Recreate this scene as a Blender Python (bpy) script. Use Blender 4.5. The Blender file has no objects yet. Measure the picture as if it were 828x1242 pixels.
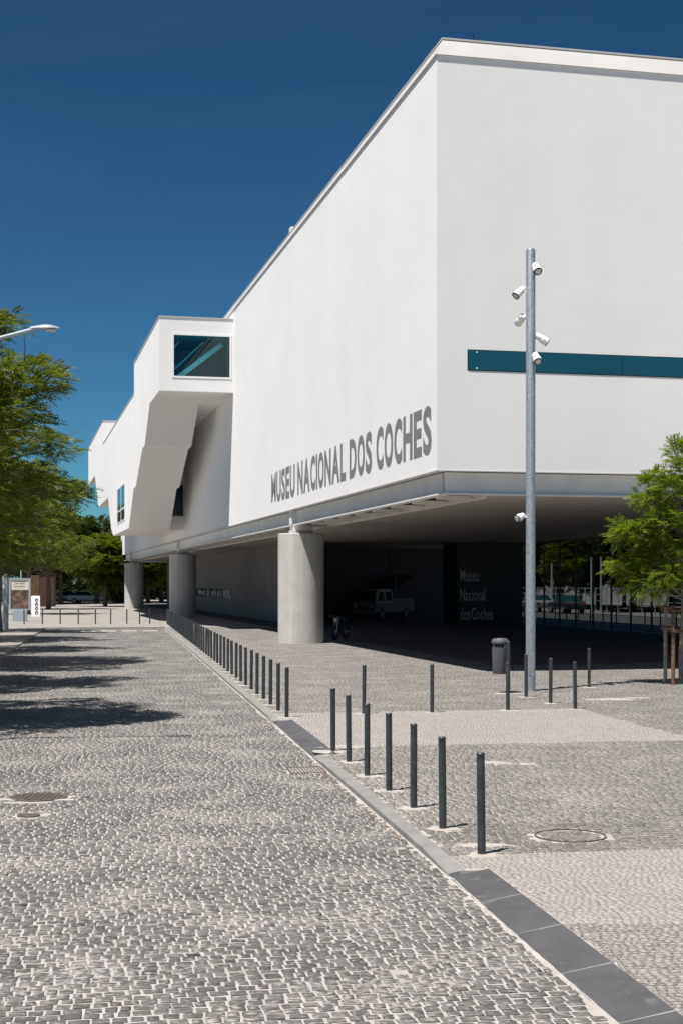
import bpy, bmesh, math, random
import numpy as np
from mathutils import Vector, Matrix

R = math.radians
S = bpy.context.scene
COL = S.collection
random.seed(7)
rng = np.random.default_rng(11)

# ---------------------------------------------------------------- camera
cam_d = bpy.data.cameras.new('camera'); cam = bpy.data.objects.new('camera', cam_d); COL.objects.link(cam)
cam.location = (0, 0, 2.4); cam.rotation_euler = (R(90), 0, 0)
cam_d.sensor_fit = 'VERTICAL'; cam_d.sensor_height = 36.0; cam_d.lens = 36 * 1729 / 1242
cam_d.shift_y = 0.070; cam_d.clip_start = 0.1; cam_d.clip_end = 5000
S.camera = cam

# ---------------------------------------------------------------- sky and sun
SUN = Vector((-0.280, -0.302, 1.0)).normalized()          # towards the sun: behind the camera, to the left, high
world = bpy.data.worlds.new('World'); S.world = world; world.use_nodes = True
wn = world.node_tree; wn.nodes.clear()
sky = wn.nodes.new('ShaderNodeTexSky'); sky.sky_type = 'NISHITA'; sky.sun_disc = False
sky.sun_elevation = math.asin(SUN.z); sky.sun_rotation = math.atan2(SUN.x, SUN.y)
sky.air_density = 0.7; sky.dust_density = 0.25; sky.ozone_density = 4.0; sky.altitude = 50
gm = wn.nodes.new('ShaderNodeGamma'); gm.inputs['Gamma'].default_value = 1.4          # deep polarised blue
hs = wn.nodes.new('ShaderNodeMix'); hs.data_type = 'RGBA'; hs.blend_type = 'MULTIPLY'; hs.inputs[0].default_value = 1.0; hs.inputs[7].default_value = (0.212, 0.398, 0.374, 1)
bg = wn.nodes.new('ShaderNodeBackground'); bg.inputs['Strength'].default_value = 0.05
wo = wn.nodes.new('ShaderNodeOutputWorld')
wn.links.new(sky.outputs[0], gm.inputs['Color']); wn.links.new(gm.outputs[0], hs.inputs[6]); 
# very thin high cirrus over the whole sky
tc = wn.nodes.new('ShaderNodeTexCoord'); mp = wn.nodes.new('ShaderNodeMapping'); mp.inputs['Scale'].default_value = (1.0, 1.0, 4.5); mp.inputs['Rotation'].default_value = (0.25, 0.2, 0.4)
nz = wn.nodes.new('ShaderNodeTexNoise'); nz.inputs['Scale'].default_value = 2.6; nz.inputs['Detail'].default_value = 7; nz.inputs['Roughness'].default_value = 0.6; nz.inputs['Distortion'].default_value = 0.8
cr = wn.nodes.new('ShaderNodeValToRGB'); cr.color_ramp.elements[0].position = 0.5; cr.color_ramp.elements[0].color = (0, 0, 0, 1); cr.color_ramp.elements[1].position = 0.85; cr.color_ramp.elements[1].color = (0.055, 0.055, 0.055, 1)
mc = wn.nodes.new('ShaderNodeMix'); mc.data_type = 'RGBA'; mc.inputs[7].default_value = (3.2, 3.6, 4.2, 1)
wn.links.new(tc.outputs['Generated'], mp.inputs['Vector']); wn.links.new(mp.outputs[0], nz.inputs['Vector']); wn.links.new(nz.outputs[0], cr.inputs[0]); wn.links.new(cr.outputs[0], mc.inputs[0])
wn.links.new(hs.outputs[2], mc.inputs[6]); wn.links.new(mc.outputs[2], bg.inputs['Color']); wn.links.new(bg.outputs[0], wo.inputs['Surface'])
sd = bpy.data.lights.new('sun', 'SUN'); so = bpy.data.objects.new('sun', sd); COL.objects.link(so)
sd.energy = 4.6; sd.angle = R(0.53); sd.color = (1.0, 0.955, 0.90)
so.rotation_euler = (-SUN).to_track_quat('-Z', 'Y').to_euler(); so.location = (-20, -20, 60)
S.view_settings.view_transform = 'Standard'; S.view_settings.look = 'None'
S.view_settings.exposure = 0.84; S.view_settings.gamma = 1.0; S.view_settings.use_curve_mapping = False
S.render.resolution_x = 682; S.render.resolution_y = 1024

# ---------------------------------------------------------------- materials
MATS = {}
class NT:
    """small node-tree helper"""
    def __init__(s, name):
        s.m = bpy.data.materials.new(name); s.m.use_nodes = True; s.t = s.m.node_tree; s.t.nodes.clear()
        s.out = s.n('ShaderNodeOutputMaterial')
    def n(s, typ, **kw):
        o = s.t.nodes.new(typ)
        for k, v in kw.items():
            if k in o.inputs: s.set(o.inputs[k], v)
            else: setattr(o, k, v)
        return o
    def set(s, inp, v):
        if hasattr(v, 'is_output') or isinstance(v, bpy.types.NodeSocket): s.t.links.new(v, inp)
        else: inp.default_value = (*v, 1) if isinstance(v, tuple) and len(v) == 3 and inp.type == 'RGBA' else v
    def coord(s, kind='Object', scale=(1, 1, 1)):
        tc = s.n('ShaderNodeTexCoord'); mp = s.n('ShaderNodeMapping'); mp.inputs['Scale'].default_value = scale
        s.t.links.new(tc.outputs[kind], mp.inputs['Vector']); return mp.outputs[0]
    def geo(s, scale=(1, 1, 1)):
        g = s.n('ShaderNodeNewGeometry'); mp = s.n('ShaderNodeMapping'); mp.inputs['Scale'].default_value = scale
        s.t.links.new(g.outputs['Position'], mp.inputs['Vector']); return mp.outputs[0]
    def noise(s, vec, scale, detail=4, rough=0.55):
        o = s.n('ShaderNodeTexNoise'); s.t.links.new(vec, o.inputs['Vector'])
        o.inputs['Scale'].default_value = scale; o.inputs['Detail'].default_value = detail; o.inputs['Roughness'].default_value = rough
        return o.outputs[0]
    def ramp(s, fac, stops):
        o = s.n('ShaderNodeValToRGB'); s.t.links.new(fac, o.inputs[0]); e = o.color_ramp.elements
        while len(e) < len(stops): e.new(0.5)
        for i, (p, c) in enumerate(stops):
            e[i].position = p; e[i].color = (c, c, c, 1) if not isinstance(c, tuple) else (*c, 1)
        return o.outputs[0]
    def mix(s, f, a, b, mode='MIX'):
        o = s.n('ShaderNodeMix'); o.data_type = 'RGBA'; o.blend_type = mode
        s.set(o.inputs[0], f); s.set(o.inputs[6], a); s.set(o.inputs[7], b); return o.outputs[2]
    def math(s, op, a, b=0.0):
        o = s.n('ShaderNodeMath'); o.operation = op; s.set(o.inputs[0], a); s.set(o.inputs[1], b); return o.outputs[0]
    def bump(s, h, strength=0.2, dist=0.01):
        o = s.n('ShaderNodeBump'); s.t.links.new(h, o.inputs['Height']); o.inputs['Strength'].default_value = strength
        o.inputs['Distance'].default_value = dist; return o.outputs[0]
    def bsdf(s, col, rough=0.7, metal=0.0, normal=None, spec=0.5):
        o = s.n('ShaderNodeBsdfPrincipled'); s.set(o.inputs['Base Color'], col); s.set(o.inputs['Roughness'], rough)
        o.inputs['Metallic'].default_value = metal; o.inputs['Specular IOR Level'].default_value = spec
        if normal is not None: s.t.links.new(normal, o.inputs['Normal'])
        return o.outputs[0]
    def done(s, shader):
        s.t.links.new(shader, s.out.inputs['Surface']); return s.m

def simple(name, col, rough=0.6, metal=0.0, var=0.12, scale=6.0, bump=0.0, spec=0.5):
    t = NT(name); v = t.geo(); n = t.noise(v, scale)
    f = t.ramp(n, [(0.3, 1 - var), (0.7, 1 + var)])
    c = t.mix(1.0, col, f, 'MULTIPLY')
    nb = t.bump(t.noise(v, scale * 8), bump) if bump else None
    MATS[name] = t.done(t.bsdf(c, rough, metal, nb, spec)); return MATS[name]

def m_plaster():
    t = NT('white_plaster'); v = t.coord('Object')
    a = t.noise(v, 0.35, 6, 0.6)
    st = t.noise(t.coord('Object', (1.6, 1.6, 0.05)), 1.0, 5, 0.6)       # faint rain streaks
    f = t.ramp(a, [(0.3, (0.755, 0.745, 0.735)), (0.7, (0.80, 0.795, 0.785))])
    g = t.ramp(st, [(0.35, 0.99), (0.6, 1.0)])
    c = t.mix(1.0, f, g, 'MULTIPLY')
    h = t.noise(v, 60, 3); h2 = t.noise(v, 1.2, 3)
    b = t.n('ShaderNodeBump'); t.t.links.new(h, b.inputs['Height']); b.inputs['Strength'].default_value = 0.12; b.inputs['Distance'].default_value = 0.01
    b2 = t.n('ShaderNodeBump'); t.t.links.new(h2, b2.inputs['Height']); b2.inputs['Strength'].default_value = 0.10; b2.inputs['Distance'].default_value = 0.05
    t.t.links.new(b.outputs[0], b2.inputs['Normal'])
    MATS['plaster'] = t.done(t.bsdf(c, 0.85, 0, b2.outputs[0], 0.25))
m_plaster()

def m_concrete(name, lo, hi, board=False):
    t = NT(name); v = t.coord('Object')
    a = t.noise(v, 1.3, 7, 0.62); b = t.noise(v, 14, 4)
    c = t.ramp(a, [(0.3, lo), (0.72, hi)])
    c = t.mix(0.35, c, t.ramp(b, [(0.3, 0.75), (0.7, 1.15)]), 'MULTIPLY')
    st = t.noise(t.coord('Object', (3, 3, 0.18)), 1.5, 4)
    c = t.mix(0.5, c, t.ramp(st, [(0.35, 0.78), (0.6, 1.0)]), 'MULTIPLY')
    MATS[name] = t.done(t.bsdf(c, 0.8, 0, t.bump(b, 0.25, 0.01), 0.3))
m_concrete('concrete', (0.44, 0.425, 0.40), (0.53, 0.515, 0.485))
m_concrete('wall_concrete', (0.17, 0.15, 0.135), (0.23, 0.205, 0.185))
m_concrete('far_concrete', (0.30, 0.28, 0.26), (0.42, 0.40, 0.37))

def m_stone(name, lo, hi, dust, dust_amt, grain=45, con=1.0):
    t = NT(name); v = t.geo()
    at = t.n('ShaderNodeAttribute'); at.attribute_name = 'tint'
    c = t.mix(at.outputs['Fac'], lo, hi)
    g = t.noise(v, grain, 5, 0.65)
    c = t.mix(1.0, c, t.ramp(g, [(0.3, 1-.34*con), (0.7, 1+.32*con)]), 'MULTIPLY')
    c = t.mix(0.6, c, t.ramp(t.noise(v, 230, 2), [(0.32, 1-.4*con), (0.68, 1+.4*con)]), 'MULTIPLY')
    c = t.mix(t.ramp(t.noise(v, 5.5, 3), [(0.45, 0.0), (0.7, 0.6)]), c, t.mix(1.0, c, (1.08, 1.01, 0.95), 'MULTIPLY'))
    d1 = t.noise(v, 0.9, 5, 0.6); d2 = t.noise(t.geo((1, 1.6, 1)), 17, 4, 0.6)
    big = t.ramp(d1, [(0.40, 0.0), (0.72, 1.0)])
    f = t.math('ADD', t.math('MULTIPLY', big, 0.15), d2)
    f = t.ramp(f, [(0.54, 0.0), (0.73, dust_amt)])
    c = t.mix(f, c, dust)
    MATS[name] = t.done(t.bsdf(c, 0.62, 0, t.bump(g, 0.5*con, 0.006), 0.4))
m_stone('basalt', (0.050, 0.0495, 0.0490), (0.138, 0.134, 0.130), (0.37, 0.342, 0.317), 0.85)
m_stone('grey_sett', (0.11, 0.105, 0.098), (0.18, 0.171, 0.16), (0.34, 0.31, 0.28), 0.8)
m_stone('pale_sett', (0.225, 0.208, 0.195), (0.31, 0.288, 0.27), (0.345, 0.318, 0.297), 0.7, 45, .5)

def m_sand(name, a, b):
    t = NT(name); v = t.geo(); n = t.noise(v, 3.5, 7, 0.65); n2 = t.noise(v, 160, 3)
    c = t.ramp(n, [(0.3, a), (0.7, b)]); c = t.mix(0.5, c, t.ramp(n2, [(0.3, 0.7), (0.7, 1.15)]), 'MULTIPLY')
    MATS[name] = t.done(t.bsdf(c, 0.9, 0, t.bump(n2, 0.5, 0.004), 0.2))
m_sand('sand', (0.29, 0.266, 0.244), (0.42, 0.39, 0.36))
m_sand('mortar', (0.30, 0.272, 0.245), (0.42, 0.385, 0.35))

def m_paving(name, stone, stone2, joint, size):
    """far paving, too small to see each sett"""
    t = NT(name); v = t.geo()
    br = t.n('ShaderNodeTexBrick'); t.t.links.new(v, br.inputs['Vector'])
    br.inputs['Scale'].default_value = 1.0; br.inputs['Brick Width'].default_value = size * 1.05; br.inputs['Row Height'].default_value = size
    br.inputs['Mortar Size'].default_value = 0.011; br.inputs['Color1'].default_value = (*stone, 1); br.inputs['Color2'].default_value = (*stone2, 1)
    br.inputs['Mortar'].default_value = (*joint, 1)
    n = t.noise(v, 0.5, 6, 0.6); c = t.mix(1.0, br.outputs['Color'], t.ramp(n, [(0.3, 0.85), (0.7, 1.15)]), 'MULTIPLY')
    MATS[name] = t.done(t.bsdf(c, 0.8, 0, None, 0.3))
m_paving('paving', (0.16, 0.15, 0.14), (0.22, 0.205, 0.19), (0.33, 0.30, 0.275), 0.11)
m_paving('shaded_paving', (0.055, 0.058, 0.062), (0.075, 0.078, 0.082), (0.10, 0.10, 0.10), 0.4)  # paving darkened in colour to carry the shade below the museum
m_paving('far_ground', (0.17, 0.16, 0.15), (0.23, 0.215, 0.2), (0.28, 0.26, 0.24), 0.2)

def m_kerb(name, lo, hi):
    t = NT(name); v = t.geo(); n = t.noise(v, 2.5, 6, 0.65); n2 = t.noise(v, 120, 3)
    c = t.ramp(n, [(0.28, lo), (0.72, hi)]); c = t.mix(0.5, c, t.ramp(n2, [(0.3, 0.75), (0.7, 1.2)]), 'MULTIPLY')
    d = t.ramp(t.noise(v, 6, 5, 0.7), [(0.58, 0.0), (0.78, 0.45)])
    c = t.mix(d, c, (0.30, 0.275, 0.25))
    MATS[name] = t.done(t.bsdf(c, 0.6, 0, t.bump(n2, 0.35, 0.003), 0.4))
m_kerb('kerb_dark', (0.050, 0.050, 0.054), (0.085, 0.085, 0.090))
m_kerb('kerb_light', (0.17, 0.168, 0.162), (0.25, 0.245, 0.235))

simple('bollard', (0.032, 0.038, 0.042), 0.42, 0.0, 0.35, 9, 0.05)
simple('galvanised', (0.33, 0.36, 0.385), 0.42, 0.55, 0.22, 14, 0.05)
simple('white_metal', (0.78, 0.78, 0.77), 0.35, 0, 0.04)
simple('dark_metal', (0.03, 0.032, 0.035), 0.4, 0.3, 0.2)
simple('black', (0.012, 0.012, 0.014), 0.35, 0, 0.2)
simple('rubber', (0.02, 0.02, 0.02), 0.8, 0, 0.2)
simple('chrome', (0.6, 0.6, 0.6), 0.15, 1.0, 0.05)
simple('beam_steel', (0.76, 0.745, 0.72), 0.5, 0.0, 0.10, 1.2)
simple('coping', (0.47, 0.46, 0.445), 0.5, 0.0, 0.05, 1.0)
simple('bin_grey', (0.085, 0.092, 0.10), 0.5, 0, 0.15)
simple('iron', (0.10, 0.085, 0.07), 0.65, 0.3, 0.35, 20, 0.2)
simple('rust_iron', (0.105, 0.085, 0.070), 0.75, 0.2, 0.35, 25, 0.2)
simple('letter_grey', (0.20, 0.195, 0.195), 0.5, 0, 0.06)
simple('letter_white', (0.50, 0.50, 0.51), 0.5, 0, 0.05)
simple('navy_wall', (0.018, 0.020, 0.038), 0.4, 0, 0.2, 1)
simple('brown_wall', (0.045, 0.036, 0.032), 0.7, 0, 0.2, 1)
simple('black_panel', (0.006, 0.006, 0.007), 0.35, 0, 0.1)
simple('soffit', (0.44, 0.41, 0.38), 0.7, 0, 0.08, 0.4)
simple('dark_interior', (0.10, 0.20, 0.23), 0.6, 0, 0.2)
simple('teal_beam', (0.62, 0.80, 0.80), 0.5, 0, 0.1)
simple('wood_red', (0.13, 0.062, 0.036), 0.75, 0, 0.35, 9, 0.3)
simple('wood_grey', (0.30, 0.24, 0.185), 0.8, 0, 0.3, 9, 0.3)
simple('bark', (0.115, 0.09, 0.07), 0.9, 0, 0.35, 12, 0.6)
simple('bark_pale', (0.24, 0.205, 0.165), 0.9, 0, 0.3, 12, 0.5)
simple('asphalt', (0.06, 0.06, 0.062), 0.9, 0, 0.15, 3)
simple('pale_slab', (0.36, 0.34, 0.315), 0.85, 0, 0.1, 1)
simple('rust_red', (0.058, 0.022, 0.015), 0.7, 0, 0.35, 1.2)
simple('orange_brown', (0.095, 0.052, 0.020), 0.7, 0, 0.3, 1.5)
simple('panel_grey', (0.30, 0.34, 0.38), 0.5, 0, 0.08)
simple('cream_print', (0.62, 0.60, 0.47), 0.5, 0, 0.12, 4)
simple('van_cream', (0.27, 0.235, 0.18), 0.6, 0, 0.08)
simple('van_brown', (0.12, 0.095, 0.072), 0.6, 0, 0.08)
simple('car_white', (0.68, 0.68, 0.68), 0.25, 0, 0.03)
simple('car_dark', (0.05, 0.055, 0.065), 0.25, 0, 0.05)
simple('car_silver', (0.38, 0.39, 0.40), 0.25, 0.4, 0.03)
simple('lamp_lens', (0.55, 0.56, 0.56), 0.2, 0, 0.05)
simple('red_lens', (0.35, 0.03, 0.02), 0.3, 0, 0.05)
simple('dry_leaf', (0.22, 0.11, 0.05), 0.8, 0, 0.4, 30)
simple('far_wall', (0.40, 0.37, 0.34), 0.8, 0, 0.15, 0.6)

def m_poster():
    t = NT('poster_print'); v = t.coord('Object'); n = t.noise(v, 2.2, 5, 0.7)
    c = t.ramp(n, [(0.3, (0.02, 0.015, 0.013)), (0.5, (0.10, 0.06, 0.045)), (0.62, (0.25, 0.17, 0.12)), (0.75, (0.04, 0.035, 0.03))])
    MATS['poster'] = t.done(t.bsdf(c, 0.35))
m_poster()

def m_glass(name, tint, fac_tint=1.0, solid=None):
    t = NT(name)
    tr = t.n('ShaderNodeBsdfTransparent', Color=tint); gl = t.n('ShaderNodeBsdfGlossy'); gl.inputs['Roughness'].default_value = 0.02
    gl.inputs['Color'].default_value = (0.9, 0.95, 1, 1)
    lw = t.n('ShaderNodeLayerWeight'); fr = t.math('ADD', t.math('MULTIPLY', t.math('POWER', lw.outputs['Facing'], 5.0), 0.9), 0.035)
    ms = t.n('ShaderNodeMixShader'); t.t.links.new(fr, ms.inputs[0]); t.t.links.new(tr.outputs[0], ms.inputs[1]); t.t.links.new(gl.outputs[0], ms.inputs[2])
    MATS[name] = t.done(ms.outputs[0])
m_glass('tinted_glass', (0.54, 0.57, 0.57))
m_glass('teal_glass', (0.60, 0.90, 0.93))
t = NT('teal_panel'); n_ = t.noise(t.coord('Object'), 0.4, 3)
MATS['teal_panel'] = t.done(t.bsdf(t.ramp(n_, [(0.3, (0.010, 0.070, 0.105)), (0.7, (0.014, 0.085, 0.122))]), 0.12, 0, None, 0.4))
t = NT('dark_glass'); MATS['dark_glass'] = t.done(t.bsdf((0.010, 0.040, 0.046), 0.06, 0, None, 0.5))

def m_leaf(name, c0, c1, tr=0.4):
    t = NT(name); at = t.n('ShaderNodeAttribute'); at.attribute_name = 'tint'
    c = t.mix(at.outputs['Fac'], c0, c1)
    d = t.bsdf(c, 0.55, 0, None, 0.3)
    tl = t.n('ShaderNodeBsdfTranslucent'); t.t.links.new(t.mix(1.0, c, (1.3, 1.35, 0.55), 'MULTIPLY'), tl.inputs['Color'])
    ms = t.n('ShaderNodeMixShader'); ms.inputs[0].default_value = tr; t.t.links.new(d, ms.inputs[1]); t.t.links.new(tl.outputs[0], ms.inputs[2])
    MATS[name] = t.done(ms.outputs[0])
m_leaf('leaf_street', (0.042, 0.070, 0.009), (0.17, 0.19, 0.022), 0.36)
m_leaf('leaf_young', (0.062, 0.112, 0.010), (0.215, 0.275, 0.028), 0.40)
m_leaf('leaf_far', (0.022, 0.045, 0.012), (0.075, 0.11, 0.026), 0.25)

# ---------------------------------------------------------------- mesh helpers
class MB:
    def __init__(s): s.v = []; s.f = []
    def add(s, vs, fs):
        o = len(s.v); s.v += [tuple(x) for x in vs]; s.f += [tuple(i + o for i in f) for f in fs]; return s
    def box(s, x0, x1, y0, y1, z0, z1):
        return s.add([(x0,y0,z0),(x1,y0,z0),(x1,y1,z0),(x0,y1,z0),(x0,y0,z1),(x1,y0,z1),(x1,y1,z1),(x0,y1,z1)],
                     [(0,3,2,1),(4,5,6,7),(0,1,5,4),(1,2,6,5),(2,3,7,6),(3,0,4,7)])
    def bar(s, a, b, wx, wz=None):
        """square bar between two points"""
        wz = wz or wx; a = Vector(a); b = Vector(b); d = (b - a).normalized()
        up = Vector((0,0,1)) if abs(d.z) < 0.9 else Vector((0,1,0))
        p = d.cross(up).normalized() * wx / 2; q = p.cross(d).normalized() * wz / 2
        vs = [c + sp * p + sq * q for c in (a, b) for sp, sq in ((-1,-1),(1,-1),(1,1),(-1,1))]
        return s.add(vs, [(0,1,2,3),(7,6,5,4),(0,4,5,1),(1,5,6,2),(2,6,7,3),(3,7,4,0)])
    def tube(s, pts, radii, n=10, cap=True):
        pts = [Vector(p) for p in pts]; o = len(s.v); up = None
        for i, p in enumerate(pts):
            d = (pts[min(i+1, len(pts)-1)] - pts[max(i-1, 0)]).normalized()
            if up is None: up = Vector((1,0,0)) if abs(d.x) < 0.9 else Vector((0,1,0))
            a = (up - d * up.dot(d)).normalized(); b = d.cross(a); up = a
            r = radii[i] if hasattr(radii, '__len__') else radii
            for k in range(n):
                t = 2*math.pi*k/n; s.v.append(tuple(p + a*math.cos(t)*r + b*math.sin(t)*r))
        for i in range(len(pts)-1):
            for k in range(n):
                k2 = (k+1) % n; s.f.append((o+i*n+k, o+i*n+k2, o+(i+1)*n+k2, o+(i+1)*n+k))
        if cap:
            s.f.append(tuple(o+k for k in range(n))[::-1]); e = o+(len(pts)-1)*n; s.f.append(tuple(e+k for k in range(n)))
        return s
    def lathe(s, prof, n=20, c=(0,0,0)):
        """prof: (r, z) from bottom to top"""
        return s.tube2([(c[0], c[1], c[2] + z) for r, z in prof], [max(r, 1e-4) for r, z in prof], n)
    def tube2(s, pts, radii, n):
        o = len(s.v)
        for p, r in zip(pts, radii):
            for k in range(n):
                t = 2*math.pi*k/n; s.v.append((p[0]+math.cos(t)*r, p[1]+math.sin(t)*r, p[2]))
        for i in range(len(pts)-1):
            for k in range(n):
                k2 = (k+1) % n; s.f.append((o+i*n+k, o+i*n+k2, o+(i+1)*n+k2, o+(i+1)*n+k))
        s.f.append(tuple(o+k for k in range(n))[::-1]); e = o+(len(pts)-1)*n; s.f.append(tuple(e+k for k in range(n)))
        return s
    def prism(s, poly, axis, a, b):
        """polygon (p, q) extruded along axis from a to b; axis x: (y, z), axis y: (x, z), axis z: (x, y)"""
        def P(p, q, h): return {'x': (h, p, q), 'y': (p, h, q), 'z': (p, q, h)}[axis]
        n = len(poly)
        fs = [tuple(range(n)), tuple(range(2*n-1, n-1, -1))] + [(i, n+i, n+(i+1) % n, (i+1) % n) for i in range(n)]
        return s.add([P(p, q, a) for p, q in poly] + [P(p, q, b) for p, q in poly], fs)
    def mesh(s, name, mat, smooth=False, bevel=0):
        me = bpy.data.meshes.new(name); me.from_pydata(s.v, [], s.f); me.update()
        bm = bmesh.new(); bm.from_mesh(me)
        bmesh.ops.recalc_face_normals(bm, faces=bm.faces)
        if bevel: bmesh.ops.bevel(bm, geom=list(bm.edges), offset=bevel, segments=2, affect='EDGES', profile=0.6, clamp_overlap=True)
        bm.to_mesh(me); bm.free()
        me.materials.append(MATS[mat])
        if smooth:
            me.polygons.foreach_set('use_smooth', [True]*len(me.polygons))
            me.set_sharp_from_angle(angle=R(40))
        return me
    def obj(s, name, mat, parent=None, loc=(0,0,0), smooth=False, bevel=0, rz=0):
        return link(name, s.mesh(name, mat, smooth, bevel), parent, loc, rz)

def link(name, me, parent=None, loc=(0,0,0), rz=0):
    o = bpy.data.objects.new(name, me); COL.objects.link(o); o.location = loc; o.rotation_euler = (0,0,rz)
    if parent: o.parent = parent
    return o
def tag(o, label, cat, group=None):
    o['label'] = label; o['category'] = cat
    if group: o['group'] = group
    return o
def empty(name, loc, rz=0):
    o = bpy.data.objects.new(name, None); COL.objects.link(o); o.location = loc; o.rotation_euler = (0,0,rz); o.empty_display_size = 0.2; return o
def struct(o): o['kind'] = 'structure'; return o
def stuff(o): o['kind'] = 'stuff'; return o
KIDS = {}
def copy_tree(o, parent=None):
    c = o.copy(); COL.objects.link(c); c.parent = parent
    for ch in list(o.children): copy_tree(ch, c)
    return c
def np_mesh(name, verts, faces, mat, tint=None):
    """verts (N,3); faces (M,k) all same size"""
    me = bpy.data.meshes.new(name); M, k = faces.shape
    me.vertices.add(len(verts)); me.vertices.foreach_set('co', np.ascontiguousarray(verts, dtype=np.float32).ravel())
    me.loops.add(M*k); me.loops.foreach_set('vertex_index', np.ascontiguousarray(faces, dtype=np.int32).ravel())
    me.polygons.add(M); me.polygons.foreach_set('loop_start', np.arange(0, M*k, k, dtype=np.int32))
    me.update(calc_edges=True)
    if tint is not None:
        a = me.attributes.new('tint', 'FLOAT', 'FACE'); a.data.foreach_set('value', np.ascontiguousarray(tint, dtype=np.float32))
    me.materials.append(MATS[mat]); return me

# ---------------------------------------------------------------- ground, street, pavement
DN = math.hypot(0.16, 1); SD = np.array((-0.16, 1)) / DN; SE = np.array((1, 0.16)) / DN     # along the street; across it, towards the museum
S0 = np.array((2.80, 0.0)) - SD * 0                                                    # a point of the kerb's street edge
ST = -0.055                                                                             # street level; the pavement is 0
def sp(a, c): p = S0 + SD*a + SE*c; return float(p[0]), float(p[1])
SANG = math.atan2(SD[1], SD[0]) - math.pi/2

def sheet(name, pts, z, mat, thick=0.0):
    m = MB(); m.add([(x, y, z) for x, y in pts], [tuple(range(len(pts)))]); return m.obj(name, mat)
g = sheet('ground', [(-1500,-300),(1500,-300),(1500,2500),(-1500,2500)], -0.16, 'far_ground'); struct(g)
street = sheet('street', [sp(-6,0), sp(79.5,0), sp(79.5,-6.4), sp(-6,-6.4)], ST-0.005, 'sand'); struct(street)
krng = random.Random(3); KST = []; a = 5.0
while a < 79.0:                                                # kerb stones: start, end, dropped or raised
    L = 1.02 + krng.uniform(-.03, .03); KST.append((a, a+L, a+L/2 < 12.35 or 20.7 < a+L/2 < 25.7)); a += L
K1 = max(k[1] for k in KST if k[2] and k[1] < 15); K2 = min(k[0] for k in KST if k[2] and k[0] > 15); K3 = max(k[1] for k in KST if k[2])
pav = sheet('pavement', [sp(-6,.34), sp(K1,.34), sp(K1,.1), sp(K2,.1), sp(K2,.34), sp(K3,.34), sp(K3,.1), sp(79.7,.1), sp(79.7,48), sp(-6,48)], -0.006, 'mortar'); struct(pav)
lpav = sheet('pavement_left', [sp(-6,-6.4), sp(79.7,-6.4), sp(79.7,-30), sp(-6,-30)], 0.0, 'paving'); struct(lpav)
plaza = sheet('plaza', [sp(79.7,-60), sp(79.7,48), sp(240,90), sp(240,-90)], -0.004, 'paving'); struct(plaza)

TEMPL8 = np.array([(-1,-.86),(-.87,-1),(.87,-1),(1,-.86),(1,.86),(.87,1),(-.87,1),(-1,.86)])
TEMPL4 = np.array([(-1,-1),(1,-1),(1,1),(-1,1)])
def in_view(x, y, mx): return (np.abs(x) < 0.2394*y + mx) & (y > 5.5)
def layout(a0, a1, c0, c1, size, gap, keep, wav=0.012):
    """rows of setts across the street; returns centre (a, c), half sizes, angle"""
    A = []; nrow = int((a1-a0)/size); row = (a1-a0)/nrow
    for i in range(nrow):
        w = size * rng.uniform(0.74, 1.32, int((c1-c0)/size*1.25)+4); e = np.cumsum(w) + c0 - rng.uniform(0, size)
        cc = e - w/2; n = len(cc); aa = np.full(n, a0 + (i+.5)*row)
        aa += wav*np.sin(cc*2.1+i*.13) + wav*np.sin(cc*5.3+i*.2+1) + rng.normal(0, row*.035, n)
        A.append(np.stack([aa, cc, np.full(n, row/2-gap/2)*rng.uniform(.91, 1.06, n), w/2-gap/2*rng.uniform(.7, 1.5, n)], 1))
    A = np.concatenate(A); A = A[(A[:,1] > c0) & (A[:,1] < c1 - .012)]
    x = S0[0]+SD[0]*A[:,0]+SE[0]*A[:,1]; y = S0[1]+SD[1]*A[:,0]+SE[1]*A[:,1]
    k = keep(x, y, A[:,0], A[:,1]); A = A[k]; x = x[k]; y = y[k]
    return A, x, y
def stones_mesh(name, A, x, y, z, mat, templ, depth=0.03, jit=0.09, relief=0.004):
    N = len(A); K = len(templ)
    pts = templ[None] * (1 + rng.normal(0, jit, (N, K, 2)))
    lc = pts[:,:,0]*A[:,3][:,None]; la = pts[:,:,1]*A[:,2][:,None]
    th = rng.normal(0, 0.05, N)[:,None]; ct, st_ = np.cos(th), np.sin(th); lc, la = lc*ct - la*st_, lc*st_ + la*ct
    X = SE[0]*lc + SD[0]*la; Y = SE[1]*lc + SD[1]*la
    zt = rng.normal(0, relief, N)[:,None]; tx = rng.normal(0, .02, (N,1)); ty = rng.normal(0, .02, (N,1))
    tilt = tx*X + ty*Y
    rings = [np.stack([x[:,None]+X*f, y[:,None]+Y*f, z + zt + tilt*f + dz + 0*X], 2) for f, dz in ((0.945, 0.0), (1.0, -0.0035), (1.02, -depth))]
    if K == 4: rings = [rings[0], rings[2]]
    V = np.concatenate(rings, 1); nr = len(rings); base = (np.arange(N)*K*nr)[:,None,None]
    k = np.arange(K); k2 = (k+1) % K
    side = np.concatenate([np.stack([r*K+k, (r+1)*K+k, (r+1)*K+k2, r*K+k2], 1) for r in range(nr-1)])
    top = np.array([[0,1,2,3]]) if K == 4 else np.array([[0,1,2,3],[0,3,4,7],[7,4,5,6]])
    F = np.concatenate([side, top]); faces = (F[None] + base).reshape(-1, 4)
    tint = np.repeat(np.clip(rng.beta(2, 2.4, N), 0, 1), len(F))
    return np_mesh(name, V.reshape(-1, 3), faces, mat, tint)
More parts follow.
